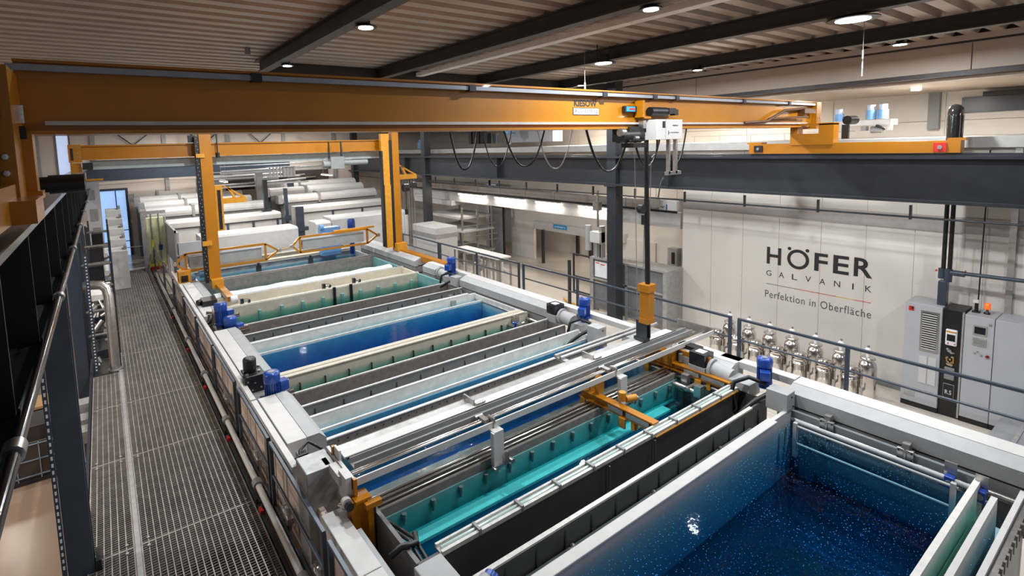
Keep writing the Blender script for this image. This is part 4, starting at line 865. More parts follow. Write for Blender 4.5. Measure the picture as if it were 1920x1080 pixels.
k = obj('gripper_head', MB().box(8.28, 8.52, ty-0.12, ty+0.12, 2.70, 2.84).box(8.31, 8.44, ty-0.10, ty-0.06, 2.12, 2.70).box(8.31, 8.36, ty-0.06, ty+0.1, 2.12, 2.70).box(8.46, 8.51, ty-0.08, ty+0.08, 2.12, 2.68).box(8.28, 8.50, ty-0.11, ty+0.1, 2.08, 2.18), YEL, t, 'yellow gripper head')
k.location.z -= 0.28
obj('inner_cylinder', MB().cyl((8.45, ty-0.02, 2.1), (8.45, ty-0.02, 2.7), 0.025, 10), STEELB, k)
obj('knob', MB().cyl((8.52, ty, 2.56), (8.62, ty, 2.54), 0.02, 8).cyl((8.60, ty-0.05, 2.48), (8.60, ty+0.05, 2.48), 0.03, 8), STEELB, k)
obj('hook', MB().box(8.34, 8.37, ty-0.03, ty+0.2, 1.72, 2.10).box(8.45, 8.48, ty-0.03, ty+0.2, 1.76, 2.10).box(8.33, 8.50, ty, ty+0.25, 1.70, 1.76).cyl((8.38, ty+0.2, 1.40), (8.38, ty+0.2, 1.72), 0.015, 8), DARK, k)
for i, (x0, z0, x1, z1, y) in enumerate([(8.12, 5.1, 8.22, 2.0, 6.1), (8.62, 4.9, 8.52, 1.45, 6.1), (8.58, 4.9, 8.50, 1.45, 6.2)]):
    tag(obj('hoist_cable', MB().cyl((x0, y, z0), (x1, y, z1), 0.007, 6), STEELB), ['thin steel cable left of the black hoist tube', 'thin steel cable right of the black hoist tube', 'second thin steel cable close behind the one right of the hoist tube'][i], 'cable')
# cable festoon behind the main beam
for i, (xa, xb, zb, r, col) in enumerate([(4.78, 5.3, 4.93, 0.016, BLK), (5.45, 6.05, 4.95, 0.01, BLK), (5.95, 6.85, 4.92, 0.016, BLK), (6.75, 7.6, 4.85, 0.01, GALV), (8.1, 9.35, 4.72, 0.024, BLK), (9.55, 10.5, 4.75, 0.022, BLK), (10.75, 11.5, 4.78, 0.018, BLK)]):
    yf = CY + 1.0
    k = (yf)/CY
    pts = []
    for q in range(15):
        u = -1 + 2*q/14
        pts.append(((xa+xb)/2*0.92 + (xb-xa)/2*u*(1 if abs(u) < 0.75 else 1), yf, zb + (5.52-zb)*abs(u)**2.2))
    tag(obj('festoon_cable', MB().tube(pts, r, 8), col), 'hanging cable loop below the crane beam, %s from the left' % ordn[i], 'cable', 'cable loops below the crane beam')
obj('festoon_rail', MB().box(3.8, 11.5, CY+0.97, CY+1.03, 5.54, 5.60).box(5, 5.06, CY+0.3, CY+1.0, 5.56, 5.6).box(11, 11.06, CY+0.3, CY+1.0, 5.56, 5.6), DARK, bpy.data.objects['bridge_crane'])

# ================================================================== SECOND CRANE
Y2 = 18.5
t = thing('gantry_crane', 'second, smaller yellow gantry crane with two tall masts in the middle distance', 'crane', (4, Y2, 5.2))
obj('main_beam', MB().ibeam_x(Y2, 0.26, 5.22, 5.64, -0.7, 9.3, 0.04, 0.14), YEL, t)
obj('lower_beam', MB().box(-0.2, 9.2, Y2+0.2, Y2+0.35, 4.93, 5.20), mat('pale_blue_grey', (0.38, 0.42, 0.42), 0.45), t, 'pale blue-grey rail below the yellow beam')
obj('end_plate', MB().box(-0.72, -0.42, Y2-0.14, Y2+0.14, 5.16, 5.66).box(-0.7, -0.45, Y2-0.12, Y2+0.12, 4.86, 5.14), YEL, t)
obj('slot', MB().box(-0.67, -0.61, Y2-0.15, Y2-0.14, 5.22, 5.56), BLK, t)
b = MB()
for z in (5.3, 5.42, 5.58): b.cyl((-0.5, Y2-0.15, z), (-0.5, Y2-0.14, z), 0.018, 6).cyl((-0.45, Y2-0.15, z), (-0.45, Y2-0.14, z), 0.018, 6)
obj_each('bolt', b, STEELB, t)
obj('drive_motor', MB().box(-0.42, -0.18, Y2-0.2, Y2, 4.95, 5.14), BLK, t)
for x0, x1, zb in [(2.56, 2.90, 1.30), (9.22, 9.50, 1.45)]:
    m_ = obj('mast', MB().box(x0, x1, Y2-0.5, Y2-0.22, zb, 5.97), YEL, t, 'yellow mast')
    if x0 < 5:
        obj('chain_guide', MB().box(x0-0.13, x0-0.02, Y2-0.5, Y2-0.30, 1.2, 5.84), BLK, m_)
        b = MB()
        for k in range(40):
            b.cyl((x0-0.05-0.04*(k % 2), Y2-0.515, 1.4+k*0.112), (x0-0.05-0.04*(k % 2), Y2-0.50, 1.4+k*0.112), 0.009, 6)
        obj('chain_pins', b, PAPER, m_)
        obj('clamp_plate', MB().box(x0-0.12, x0+0.12, Y2-0.55, Y2-0.49, 5.18, 5.30).box(x0-0.13, x0+0.14, Y2-0.56, Y2-0.49, 2.40, 2.55), YEL2, m_)
        obj('foot', MB().box(x0+0.02, x1+0.02, Y2-0.75, Y2-0.3, 1.05, 1.32), YEL2, m_)
        obj('foot_arm', MB().box(x0+0.12, x0+0.3, Y2-2.6, Y2-0.6, 1.04, 1.18), YEL, m_)
        obj('arm_roller', MB().cyl((x0+0.18, Y2-2.7, 1.1), (x0+0.36, Y2-2.7, 1.1), 0.12, 14), PP, m_)
    else:
        obj('second_profile', MB().box(x0-0.38, x0-0.12, Y2-0.5, Y2-0.25, zb, 3.9), YEL2, m_)
        obj_each('chain_guide', MB().box(x0-0.12, x0, Y2-0.48, Y2-0.3, zb, 5.6).box(x0-0.47, x0-0.40, Y2-0.48, Y2-0.3, 1.5, 5.2), BLK, m_)
        obj('upper_profile', MB().box(x0-0.44, x0-0.1, Y2-0.46, Y2-0.3, 3.9, 5.85), YEL2, m_)
        obj('foot', MB().box(x0-0.05, x1+0.1, Y2-0.7, Y2-0.3, 1.30, 1.60), YEL2, m_)
        obj('foot_beam', MB().box(x0+0.05, x0+0.3, 14.6, Y2-0.4, 1.16, 1.36), YEL, m_)
obj('top_motor', MB().box(2.3, 2.5, Y2-0.3, Y2-0.1, 5.66, 5.88), BLK, t)
obj('hoist_unit', MB().box(6.75, 7.25, Y2-0.55, Y2-0.25, 4.62, 5.05).cyl((6.5, Y2-0.4, 4.78), (6.75, Y2-0.4, 4.78), 0.12, 14).cyl((7.25, Y2-0.4, 4.82), (8.2, Y2-0.4, 4.82), 0.10, 14), MGREY, t, 'grey hoist unit under the beam')
obj_each('hoist_hanger', MB().box(6.72, 6.77, Y2-0.42, Y2-0.38, 5.0, 5.6).box(7.18, 7.23, Y2-0.42, Y2-0.38, 5.0, 5.6), BLK, t)
b = MB().cyl((3.1, Y2-0.3, 5.30), (3.1, Y2-0.3, 6.6), 0.02, 8).cyl((3.1, Y2-0.3, 5.16), (3.1, Y2-0.3, 5.32), 0.06, 10)
obj('pendant', b, BLK, t)
def jib(x0, x1, z, y, label):
    t = thing('jib_crane', label, 'arm', (x0, y, z))
    obj('truss', MB().box(x0, x1, y-0.1, y+0.1, z-0.12, z+0.06).prism([(x0, z+0.5), (x0+0.06, z+0.5), (x1, z+0.06), (x1-0.12, z+0.06)], 'y', y-0.05, y+0.05).prism([(x0+0.35, z+0.04), (x0+0.43, z+0.04), (x0+0.24, z+0.42), (x0+0.17, z+0.42)], 'y', y-0.05, y+0.05), YEL2, t)
    obj('side_column', MB().box(x0-0.22, x0, y-0.12, y+0.1, z-1.0, z+0.5), YEL2, t)
    obj('slide_slot', MB().box(x0-0.16, x0-0.06, y-0.14, y-0.12, z-0.95, z+0.35), BLK, t)
jib(3.22, 3.95, 3.75, Y2+0.2, 'yellow triangular arm to the right of the left mast')
jib(9.75, 10.6, 4.15, Y2+0.2, 'yellow triangular arm to the right of the right mast')
t = thing('pulley_block', 'two black pulley drums hanging beside the right yellow mast', 'pulley', (9.8, Y2, 3.6))
obj('drum', MB().cyl((9.75, Y2-0.3, 3.72), (9.95, Y2-0.3, 3.72), 0.16, 16), BLK, t); obj('drum', MB().cyl((10.15, Y2-0.3, 3.80), (10.3, Y2-0.3, 3.80), 0.13, 16), BLK, t)
obj('cable', MB().cyl((9.85, Y2-0.3, 2.8), (9.85, Y2-0.3, 3.6), 0.015, 6).cyl((9.85, Y2-0.3, 2.65), (9.85, Y2-0.3, 2.85), 0.07, 10), BLK, t)
for i in range(6):
    x = 9.88+0.125*i
    tag(obj('lifting_cable', MB().cyl((x, Y2+0.2, 1.2), (x, Y2+0.2, 4.04), 0.008, 5), GALV), 'thin lifting cable right of the right yellow mast, %s from the left' % ordn[i], 'cable', 'lifting cables right of the mast')
# carried spreaders with grey rolls
sp = 'yellow spreaders carried by the second crane'
def spreader(x0, x1, y, z, label, label2):
    t = thing('spreader', label, 'frame', (x0, y, z), sp)
    b = MB(); w = 0.07
    def bar(xa, za, xb, zb): strut(b, xa, za, xb, zb, y, w)
    a, c = x0+0.30, x1-0.45
    bar(x0, z, a, z+0.30); bar(a, z+0.30, c, z+0.30); bar(c, z+0.30, x1, z); bar(x0, z, a, z-0.28); bar(a, z-0.28, c, z-0.28); bar(c, z-0.28, x1, z); bar(a, z-0.28, a, z+0.3); bar(c, z-0.28, c, z+0.3)
    obj('truss', b, YEL, t)
    obj_each('end_roller', MB().cyl((x1+0.04, y-0.05, z), (x1+0.04, y+0.05, z), 0.07, 12).cyl((x0-0.02, y-0.05, z), (x0-0.02, y+0.05, z), 0.06, 12), STEELB, t)
    tag(obj('covered_roll', MB().box(a+0.12, c-0.12, y+0.08, y+0.5, z-0.2, z+0.17).cyl((a+0.1, y+0.29, z+0.1), (c-0.1, y+0.29, z+0.1), 0.16, 12), mat('roll_cover', (0.34, 0.34, 0.34), 0.35, 0.2, 0.08, 5)), label2, 'roll', 'grey rolls in the spreaders')
spreader(1.75, 5.05, 19.2, 1.72, 'yellow hexagonal spreader at the left mast holding a grey roll', 'grey covered roll inside the left yellow spreader')
spreader(5.55, 9.0, 19.2, 1.80, 'yellow hexagonal spreader at the right mast holding a grey roll', 'grey covered roll inside the right yellow spreader')
tag(obj('tie_bar', MB().cyl((5.1, 19.2, 1.72), (5.55, 19.2, 1.78), 0.02, 8).box(7.2, 8.9, 19.25, 19.35, 2.12, 2.18), YEL2), 'thin yellow tie bar between the two spreaders', 'bar')
t = thing('carriage_drive', 'yellow carriage with a black opening at the left end of the spreader', 'drive', (1.9, 19.0, 1.3))
obj('housing', MB().box(1.78, 2.15, 18.9, 19.3, 1.12, 1.5), YEL2, t); obj('opening', MB().box(1.85, 2.05, 18.88, 18.9, 1.16, 1.36), BLK, t)
t = thing('round_motor', 'blue motor standing behind the right spreader by the mast', 'motor', (8.3, 20.2, 2.2))
obj('housing', MB().lathe(8.35, 20.3, [(0.10, 0.95), (0.10, 2.0), (0.16, 2.05), (0.16, 2.35), (0.12, 2.42)], 16), BLUE, t)
tag(obj('gear_housing', MB().box(7.1, 7.9, 20.4, 20.8, 1.0, 2.15).cyl((7.0, 20.3, 2.2), (7.15, 20.3, 2.2), 0.12, 12), LBLUE), 'pale blue gear housing behind the right spreader', 'gearbox')

# ================================================================== REAR COVERED TANKS
hg2 = 'white covered tanks at the rear'
def hood(x0, x1, y0, y1, z0, z1, label, posts=0, m=WHT, flat=False):
    t = thing('covered_tank', label, 'tank', (x0, y0, z0), hg2)
    zb = z1-0.42 if not flat else z0
    if not flat:
        obj('base', MB().box(x0+0.05, x1-0.05, y0+0.12, y1-0.05, z0, zb), MGREY, t)
        obj_each('bracket', MB().box(x0+(x1-x0)*0.35, x0+(x1-x0)*0.35+0.12, y0-0.05, y1, zb-0.1, z1+0.06).box(x0-0.25, x0-0.02, y0, y1-0.2, zb-0.05, z1-0.02), GALV, t)
        z0 = zb
    if flat: obj('hood', MB().prism([(y0, z0), (y0, z1-0.08), (y0+0.12, z1), (y1-0.05, z1), (y1, z1-0.05), (y1, z0)], 'x', x0, x1), m, t, bevel=0.02)
    else:
        pr = [(y0, z0)] + [(y0 + (y1-y0)*(0.5-0.5*math.cos(PI*k/8)), z1-0.30 + 0.30*math.sin(PI*k/8)) for k in range(9)] + [(y1, z0)]
        obj('hood', MB().prism(pr, 'x', x0, x1), m, t)
    for k in range(posts):
        x = x0 + 0.2 + (x1-x0-0.4)*k/max(1, posts-1)
        obj('post', MB().box(x-0.05, x+0.05, y0-0.06, y0, z0, z1-0.35), NAVY, t)
    if posts: obj('rail', MB().box(x0, x1, y0-0.07, y0-0.01, z1-0.35, z1-0.30), DARK, t)
    return t
hood(3.0, 6.85, 22.6, 23.9, 0.0, 2.02, 'flat white hood nearest behind the left spreader', 0, WHT, True)
hood(2.2, 7.2, 26.4, 27.6, 0.0, 2.30, 'white covered tank with dark posts behind the flat hood', 5, WHT, True)
hood(1.6, 7.1, 28.6, 29.5, 0.0, 2.75, 'brightly lit rounded hood at the rear left, nearest of the tubes')
hood(1.6, 6.6, 29.7, 30.5, 0.0, 3.0, 'brightly lit rounded hood at the rear left, middle tube')
hood(1.5, 6.4, 30.9, 31.7, 0.0, 3.2, 'brightly lit rounded hood at the rear left, farthest tube')
hood(1.3, 4.2, 32.0, 32.6, 0.0, 3.35, 'brightly lit rounded hood in front of the end wall')
hood(7.5, 8.2, 22.2, 23.2, 0.0, 2.15, 'short white hood left of the dark column', 0, WHT, True)
hood(8.3, 12.2, 22.4, 23.6, 0.0, 2.25, 'flat white hood at the rear right behind the right mast', 0, WHT, True)
hood(8.0, 13.4, 26.4, 27.4, 0.0, 2.45, 'white covered tank with dark posts at the rear right', 4, WHT, True)
hood(7.9, 13.4, 28.4, 29.3, 0.0, 2.95, 'brightly lit rounded hood at the rear right, nearest tube')
hood(7.6, 13.2, 29.8, 30.7, 0.0, 3.25, 'brightly lit rounded hood at the rear right, middle tube')
hood(7.6, 13.2, 30.95, 31.85, 0.0, 3.5, 'brightly lit rounded hood at the rear right, farthest tube')
for i, (x0, x1, y, z) in enumerate([(4.2, 7.0, 30.2, 3.55), (7.2, 9.6, 29.4, 3.65), (4.2, 8.7, 30.4, 4.0), (5.0, 10.5, 28.8, 4.35)]):
    tag(obj('pipe_bridge', MB().cyl((x0, y, z), (x1, y+0.3, z+0.08), 0.06, 10).cyl((x0, y+0.2, z+0.25), (x1, y+0.4, z+0.3), 0.03, 8).box(x0, x1, y-0.2, y+0.4, z-0.12, z-0.06), GALV), 'grey pipe bridge over the rear tanks, ' + ['lowest left', 'lowest right', 'middle', 'topmost'][i], 'pipe', 'pipe bridges over the rear tanks')
for i, (x, y, h, w) in enumerate([(6.7, 27.2, 3.9, 0.2), (7.3, 25.8, 3.5, 0.15), (7.75, 25.2, 2.6, 0.35), (7.0, 29.5, 4.4, 0.35)]):
    tag(obj('rack_post', MB().box(x-w/2, x+w/2, y-0.1, y+0.1, 0, h).box(x-w, x+w, y-0.2, y+0.2, h*0.55, h*0.62), [DARK, NAVY, NAVY, MGREY][i]), ['dark rack post between the two rows of rear hoods, behind', 'dark blue rack post between the two rows of rear hoods', 'short blue cabinet post left of the right rear hood', 'grey machinery tower between the rear hoods'][i], 'post')
t = thing('ventilation_unit', 'grey-white unit with a dark opening above the left rear hoods', 'machine', (4.5, 31.8, 3.3))
obj('casing', MB().box(4.3, 5.7, 31.9, 32.5, 2.9, 3.9).box(7.6, 8.6, 31.9, 32.5, 3.3, 4.1), CABG, t); obj_each('opening', MB().box(5.8, 7.3, 31.95, 32.3, 3.15, 3.95).box(8.8, 11.8, 31.95, 32.3, 3.35, 4.2), mat('dark_brown', (0.05, 0.035, 0.03), 0.6), t)
for i, (x0, x1, z) in enumerate([(5.9, 7.2, 3.45), (9.4, 10.9, 3.65)]):
    obj('bright_tube', MB().cyl((x0, 31.85, z), (x1, 31.85, z+0.05), 0.07, 10), CHROME, t)
b = MB()
for i in range(8): b.box(6.9+i*0.17, 6.96+i*0.17, 26.9, 27.0, 4.05, 4.5)
b.box(6.8, 8.4, 26.8, 27.1, 4.0, 4.05).box(6.8, 8.4, 26.8, 27.1, 4.5, 4.54).box(7.6, 8.2, 26.95, 27.2, 4.05, 4.5)
tag(obj('pipe_manifold', b, GALV), 'upright grey pipe manifold under the second crane beam', 'pipe')
t = thing('chemical_cabinet', 'pale yellow-green cabinet beside the blue glazed door', 'cabinet', (1.7, 30, 0))
obj('body', MB().box(1.5, 2.2, 27.9, 28.4, 0.1, 2.4), mat('pale_yellow', (0.62, 0.62, 0.38), 0.5), t)
obj('frame', MB().box(1.32, 1.5, 27.7, 28.3, 0, 2.75).box(1.3, 2.3, 27.75, 27.85, 2.6, 2.75), GALV, t)
obj_each('pipe', MB().cyl((1.7, 27.85, 0.3), (1.7, 27.85, 2.6), 0.03, 8).cyl((2.0, 27.85, 0.3), (2.0, 27.85, 2.6), 0.03, 8), MGREY, t)
obj('blue_pump', MB().box(1.93, 2.07, 27.75, 27.85, 0.9, 1.15), BLUE, t); obj('yellow_valve', MB().box(1.66, 1.74, 27.75, 27.85, 0.9, 1.4).box(1.5, 2.1, 27.75, 27.88, 0.15, 0.3), mat('lemon', (0.7, 0.65, 0.05), 0.4), t); obj('red_base', MB().box(1.55, 2.15, 27.65, 27.85, 0.02, 0.14), RED, t)
t = thing('glazed_screen', 'grey glazed machine panel right of the pale yellow cabinet', 'panel', (2.4, 24, 0))
obj('panel', MB().box(2.15, 2.25, 22.6, 26.2, 0.9, 2.3).box(2.2, 3.2, 22.5, 22.6, 0.9, 1.9), CABG, t); obj('frame', MB().box(2.1, 2.16, 22.5, 22.6, 0, 2.4).box(2.1, 2.16, 26.1, 26.2, 0, 2.6).box(2.1, 2.16, 22.5, 26.2, 2.3, 2.4).box(2.1, 2.6, 22.4, 22.5, 1.4, 1.45), GALV, t)

# ================================================================== STAINLESS FILTERS
fg = 'stainless steel filters by the lettering wall'
def make_filter():
    t = thing('filter_housing', 'x', 'filter', (0,0,0), fg)
    obj('front_vessel', MB().lathe(-0.12, 0.16, [(0.15, 0.06), (0.16, 0.10), (0.16, 0.46), (0.168, 0.46), (0.168, 0.49), (0.16, 0.49), (0.16, 0.63), (0.172, 0.63), (0.172, 0.66), (0.16, 0.67), (0.14, 0.72), (0.03, 0.75)], 24), CHROME, t)
    r = obj('rear_vessel', MB().lathe(0.10, -0.10, [(0.165, 0.06), (0.17, 0.10), (0.17, 0.78), (0.15, 0.86), (0.11, 0.89), (0.11, 0.93)], 24), CHROME, t)
    obj('flange_lid', MB().lathe(0.10, -0.10, [(0.13, 0.93), (0.145, 0.94), (0.145, 0.97), (0.12, 0.985), (0.03, 0.99)], 20), CHROME, t)
    obj('clear_bottle', MB().lathe(0.10, -0.10, [(0.035, 0.99), (0.035, 1.07), (0.065, 1.12), (0.065, 1.16), (0.025, 1.20)], 14), PAPER, t)
    obj('cap', MB().cyl((0.1,-0.1,1.20), (0.1,-0.1,1.25), 0.025, 10), MGREY, t)
    b = MB()
    for dx, dy in [(-0.2, 0.24), (-0.04, 0.24), (-0.2, 0.08), (0.2, -0.2), (0.0, -0.2), (0.2, 0.0)]: b.cyl((dx, dy, 0), (dx, dy, 0.16), 0.014, 6)
    b.cyl((-0.25, -0.1, 0.28), (0.1, -0.1, 0.28), 0.03, 10).cyl((-0.25, -0.1, 0.2), (-0.25, -0.1, 0.36), 0.035, 10)
    obj_each('stand_pipe', b, STEELB, t)
    return t
f0 = make_filter()
fl = ['stainless filter pair nearest the grey cabinets, rightmost', 'stainless filter pair second from the right', 'stainless filter pair third from the right', 'stainless filter pair fourth from the right, left of the middle', 'stainless filter pair second from the left', 'stainless filter pair leftmost in the row by the wall']
for i in range(7):
    y = 4.22 + i*0.525
    if i == 0: f0.location = (13.75, y, GF); f0['label'] = fl[0]
    elif i < 6: dup(f0, (13.75, y, GF), fl[i], fg)
    else: dup(f0, (13.75, y, GF), 'stainless filter pair half hidden behind the end of the aluminium frame', fg)

# ================================================================== CABINETS ON THE RIGHT
CX = 14.18
t = thing('control_cabinet', 'tall grey cabinet with a louvred vent panel, left one by the lettering wall', 'cabinet', (CX, 3.3, GF))
obj('body', MB().box(CX, 14.86, 2.98, 3.60, GF+0.12, 1.63), CABG, t, bevel=0.008)
obj('plinth', MB().box(CX+0.03, 14.86, 2.98, 3.60, GF, GF+0.12), BLK, t)
v = obj('vent_frame', MB().box(CX-0.015, CX, 3.02, 3.32, 0.62, 1.50), STEELB, t)
obj('vent_opening', MB().box(CX-0.017, CX-0.012, 3.05, 3.29, 0.66, 1.46), BLK, v)
b = MB()
for k in range(16): b.box(CX-0.03, CX-0.016, 3.05, 3.29, 0.67+k*0.05, 0.69+k*0.05)
obj_each('louvre_blade', b, WHT, v)
obj_each('filter_mat', MB().box(CX-0.012, CX, 3.03, 3.16, -0.1, 0.50).box(CX-0.012, CX, 3.18, 3.31, -0.1, 0.50), WHT, t, 'white filter mat')
obj('name_badge', MB().box(CX-0.006, CX, 3.44, 3.53, 1.45, 1.55), RED, t); obj('badge_mark', MB().box(CX-0.009, CX-0.006, 3.45, 3.49, 1.49, 1.54), INK, t)
obj('type_plate', MB().box(CX-0.008, CX, 3.36, 3.54, -0.45, -0.33), GALV, t)
t = thing('control_cabinet', 'narrow black open cabinet with a small display between the grey cabinets', 'cabinet', (CX, 2.8, GF))
obj('body', MB().box(CX+0.05, 14.86, 2.66, 2.97, GF, 1.60), BLK, t)
obj('side_trim', MB().box(CX, CX+0.06, 2.64, 2.67, GF+0.05, 1.60), GALV, t)
h = obj('operator_panel', MB().box(CX-0.02, CX+0.05, 2.73, 2.91, 0.86, 1.20), PAPER, t, bevel=0.02)
obj('display', MB().box(CX-0.024, CX-0.02, 2.755, 2.885, 0.96, 1.10), DGLASS, h); obj('yellow_trim', MB().box(CX-0.024, CX-0.02, 2.74, 2.90, 1.14, 1.17), YEL2, h)
obj_each('button', MB().cyl((CX-0.03, 2.86, 0.91), (CX-0.02, 2.86, 0.91), 0.014, 8).cyl((CX-0.03, 2.76, 0.91), (CX-0.02, 2.76, 0.91), 0.012, 8), RED, h)
b = MB()
random.seed(3)
for k in range(22):
    yy = 2.82 + random.uniform(-0.06, 0.06); zz = 0.42 + random.uniform(0, 0.36)
    b.cyl((CX+0.0, yy, zz), (CX+0.05, yy+random.uniform(-.02,.02), zz), random.uniform(0.012, 0.025), 8)
obj_each('wire_coil', b, STEELB, t); obj_each('orange_terminal', MB().box(CX, CX+0.05, 2.76, 2.78, 0.48, 0.62).box(CX, CX+0.05, 2.86, 2.88, 0.5, 0.6).box(CX, CX+0.05, 2.79, 2.84, 0.44, 0.48), YEL, t)
obj_each('lower_device', MB().box(CX+0.0, CX+0.05, 2.74, 2.90, 0.12, 0.22).box(CX+0.0, CX+0.05, 2.74, 2.90, 0.30, 0.38), MGREY, t, bevel=0.01)
k = obj('emblem_plate', MB().box(CX+0.02, CX+0.05, 2.73, 2.91, -0.28, 0.02), MGREY, t, bevel=0.01)
obj('emblem_face', MB().box(CX+0.015, CX+0.02, 2.74, 2.90, -0.27, 0.01), BLK, k)
text_mesh('emblem_lettering', 'R.S', (CX+0.014, 2.87, -0.2), (0,-1,0), (0,0,1), 0.1, 0.09, PAPER, k, 0.002)
t = thing('control_cabinet', 'wide light grey cabinet with two small displays and a flashing beacon on top', 'cabinet', (CX, 2.3, GF))
obj('body', MB().box(CX, 14.86, 2.20, 2.63, GF+0.12, 1.58), CABG, t, bevel=0.006)
obj('plinth', MB().box(CX+0.03, 14.86, 2.20, 2.63, GF, GF+0.12), BLK, t)
for z0, z1 in ((1.20, 1.40), (0.98, 1.14)):
    k = obj('display_frame', MB().box(CX-0.012, CX, 2.30, 2.50, z0, z1), GALV, t)
    obj('display', MB().box(CX-0.015, CX-0.012, 2.32, 2.48, z0+0.03, z1-0.03), DGLASS if z0 > 1.1 else MGREY, k)
b = MB()
for y, z in [(2.46, 0.82), (2.42, 0.86), (2.36, 0.80)]: b.cyl((CX-0.02, y, z), (CX, y, z), 0.016, 10)
obj_each('knob', b, STEELB, t); obj('red_switch', MB().cyl((CX-0.03, 2.27, 0.80), (CX, 2.27, 0.80), 0.028, 12), mat('dark_red', (0.2, 0.01, 0.01), 0.4), t)
obj('logo_tab', MB().box(CX-0.003, CX, 2.23, 2.28, 1.42, 1.47), MGREY, t)
t2 = thing('control_cabinet', 'light grey cabinet cut off by the right edge of the picture', 'cabinet', (CX, 1.5, GF))
obj('body', MB().box(CX, 14.86, 0.6, 2.19, GF+0.12, 1.58), CABG, t2, bevel=0.006); obj('plinth', MB().box(CX+0.03, 14.86, 0.6, 2.19, GF, GF+0.12), BLK, t2)
t = thing('warning_beacon', 'orange-red warning beacon on the wide grey cabinet', 'beacon', (14.5, 2.37, 1.58))
obj('base', MB().lathe(14.5, 2.37, [(0.05, 1.58), (0.05, 1.61), (0.02, 1.63), (0.02, 1.68)], 14), BLK, t); obj('lens', MB().lathe(14.5, 2.37, [(0.05, 1.68), (0.05, 1.80), (0.03, 1.81)], 14), ORNG, t)
t = thing('signal_horn', 'small black device with a white cap on the wide grey cabinet', 'horn', (14.5, 2.52, 1.58))
obj('base', MB().box(14.45, 14.55, 2.47, 2.59, 1.58, 1.61).cyl((14.5, 2.53, 1.6), (14.5, 2.53, 1.78), 0.03, 10), BLK, t); obj('cap', MB().box(14.47, 14.53, 2.50, 2.58, 1.78, 1.84), PAPER, t)
tag(obj('vertical_cable', MB().cyl((14.6, 2.53, 1.7), (14.75, 2.53, 4.9), 0.012, 6), BLK), 'thin black cable rising up the wall from the wide grey cabinet', 'cable')
t = thing('supply_pipe', 'pair of black supply pipes with valves standing on the left grey cabinet', 'pipe', (14.45, 3.0, 1.6))
obj('duct', MB().box(14.36, 14.56, 2.98, 3.12, 1.60, 2.15), NAVY, t, 'dark blue square duct', bevel=0.01)
obj_each('pipe', MB().cyl((14.42, 2.96, 2.35), (14.42, 2.96, 4.9), 0.038, 12).cyl((14.42, 3.06, 2.35), (14.42, 3.06, 4.9), 0.038, 12), BLK, t)
obj('valve_body', MB().cyl((14.42, 2.98, 2.15), (14.42, 2.98, 2.42), 0.07, 12).cyl((14.42, 3.08, 2.2), (14.42, 3.08, 2.42), 0.06, 12).cyl((14.42, 3.0, 2.35), (14.42, 2.72, 2.35), 0.06, 12), NAVY, t)
obj('side_pipe', MB().cyl((14.42, 2.8, 2.36), (14.42, -0.5, 2.42), 0.04, 12), NAVY, t, 'dark blue pipe running to the right')
obj_each('red_mark', MB().cyl((14.4, 3.18, 2.36), (14.4, 3.15, 2.36), 0.02, 8).cyl((14.4, 2.72, 2.42), (14.4, 2.70, 2.42), 0.02, 8), RED, t)
t = thing('cable_arch', 'thick glossy black cable arch rising over the right crane girder', 'cable', (14.3, 2.9, 4.8))
pts = [(14.10, 2.97, 4.3)] + [(14.22-0.12*math.cos(PI*k/8), 2.97, 5.60+0.14*math.sin(PI*k/8)) for k in range(9)] + [(14.34, 2.97, 4.3)]
obj('cable', MB().tube(pts, 0.105, 16), MATS['gloss_black'], t)
tag(obj('wall_conduit', MB().box(14.8, 14.9, 2.08, 2.18, 1.0, 4.95), GALV), 'grey vertical conduit on the wall behind the cabinets', 'conduit')
for i, y in enumerate([1.62, 2.18]):
    pass
t = thing('loading_ramp', 'grey sheet metal deck with a riveted strip at the right edge before the cabinets', 'platform', (13, 1.5, GF))
obj('deck', MB().box(12.7, 14.15, 0.3, 2.02, -0.42, -0.36), mat('deck_grey', (0.28, 0.28, 0.30), 0.4, 0.2, 0.15, 3), t)
obj('strip', MB().box(12.72, 14.1, 1.66, 1.72, -0.36, -0.345), GALV, t); obj_each('leg', MB().box(12.8, 12.86, 0.4, 0.46, GF, -0.42).box(12.8, 12.86, 1.9, 1.96, GF, -0.42).box(14.0, 14.06, 1.9, 1.96, GF, -0.42), GALV, t)

# ================================================================== LETTERING ON THE WALL
WX = 14.899
def wall_text(name, s, yl, yr, zb, zt, label, bold=0.0, spacing=1.0, m=INK):
    o = text_mesh(name, s, (WX, yl, zb), (0,-1,0), (0,0,1), yl-yr, zt-zb, m, None, 0.004, bold, spacing)
    tag(o, label, 'lettering')
wall_text('wall_lettering', 'H', 6.83, 6.46, 1.81, 2.28, 'black letter H beginning the big name on the white wall', 0.02)
b = MB(); 
def ring(b, yc, zc, ro, ri, n=40):
    vs = []; fs = []
    for k in range(n):
        a = 2*PI*k/n; vs += [(WX-0.004, yc+ro*math.cos(a), zc+ro*math.sin(a)*1.0), (WX-0.004, yc+ri*math.cos(a), zc+ri*math.sin(a))]
    for k in range(n): j = (k+1) % n; fs.append((2*k, 2*j, 2*j+1, 2*k+1))
    b.add(vs, fs)
ring(b, 6.045, 2.045, 0.265, 0.185)
for yy in (6.26, 5.83): b.cyl((WX-0.004, yy, 2.31), (WX-0.001, yy, 2.31), 0.045, 20)
tag(obj('wall_lettering', b, INK), 'black letter O with two dots in the big name on the white wall', 'lettering')
wall_text('wall_lettering', 'F', 5.66, 5.36, 1.82, 2.29, 'black letter F in the middle of the big name on the white wall', 0.02)
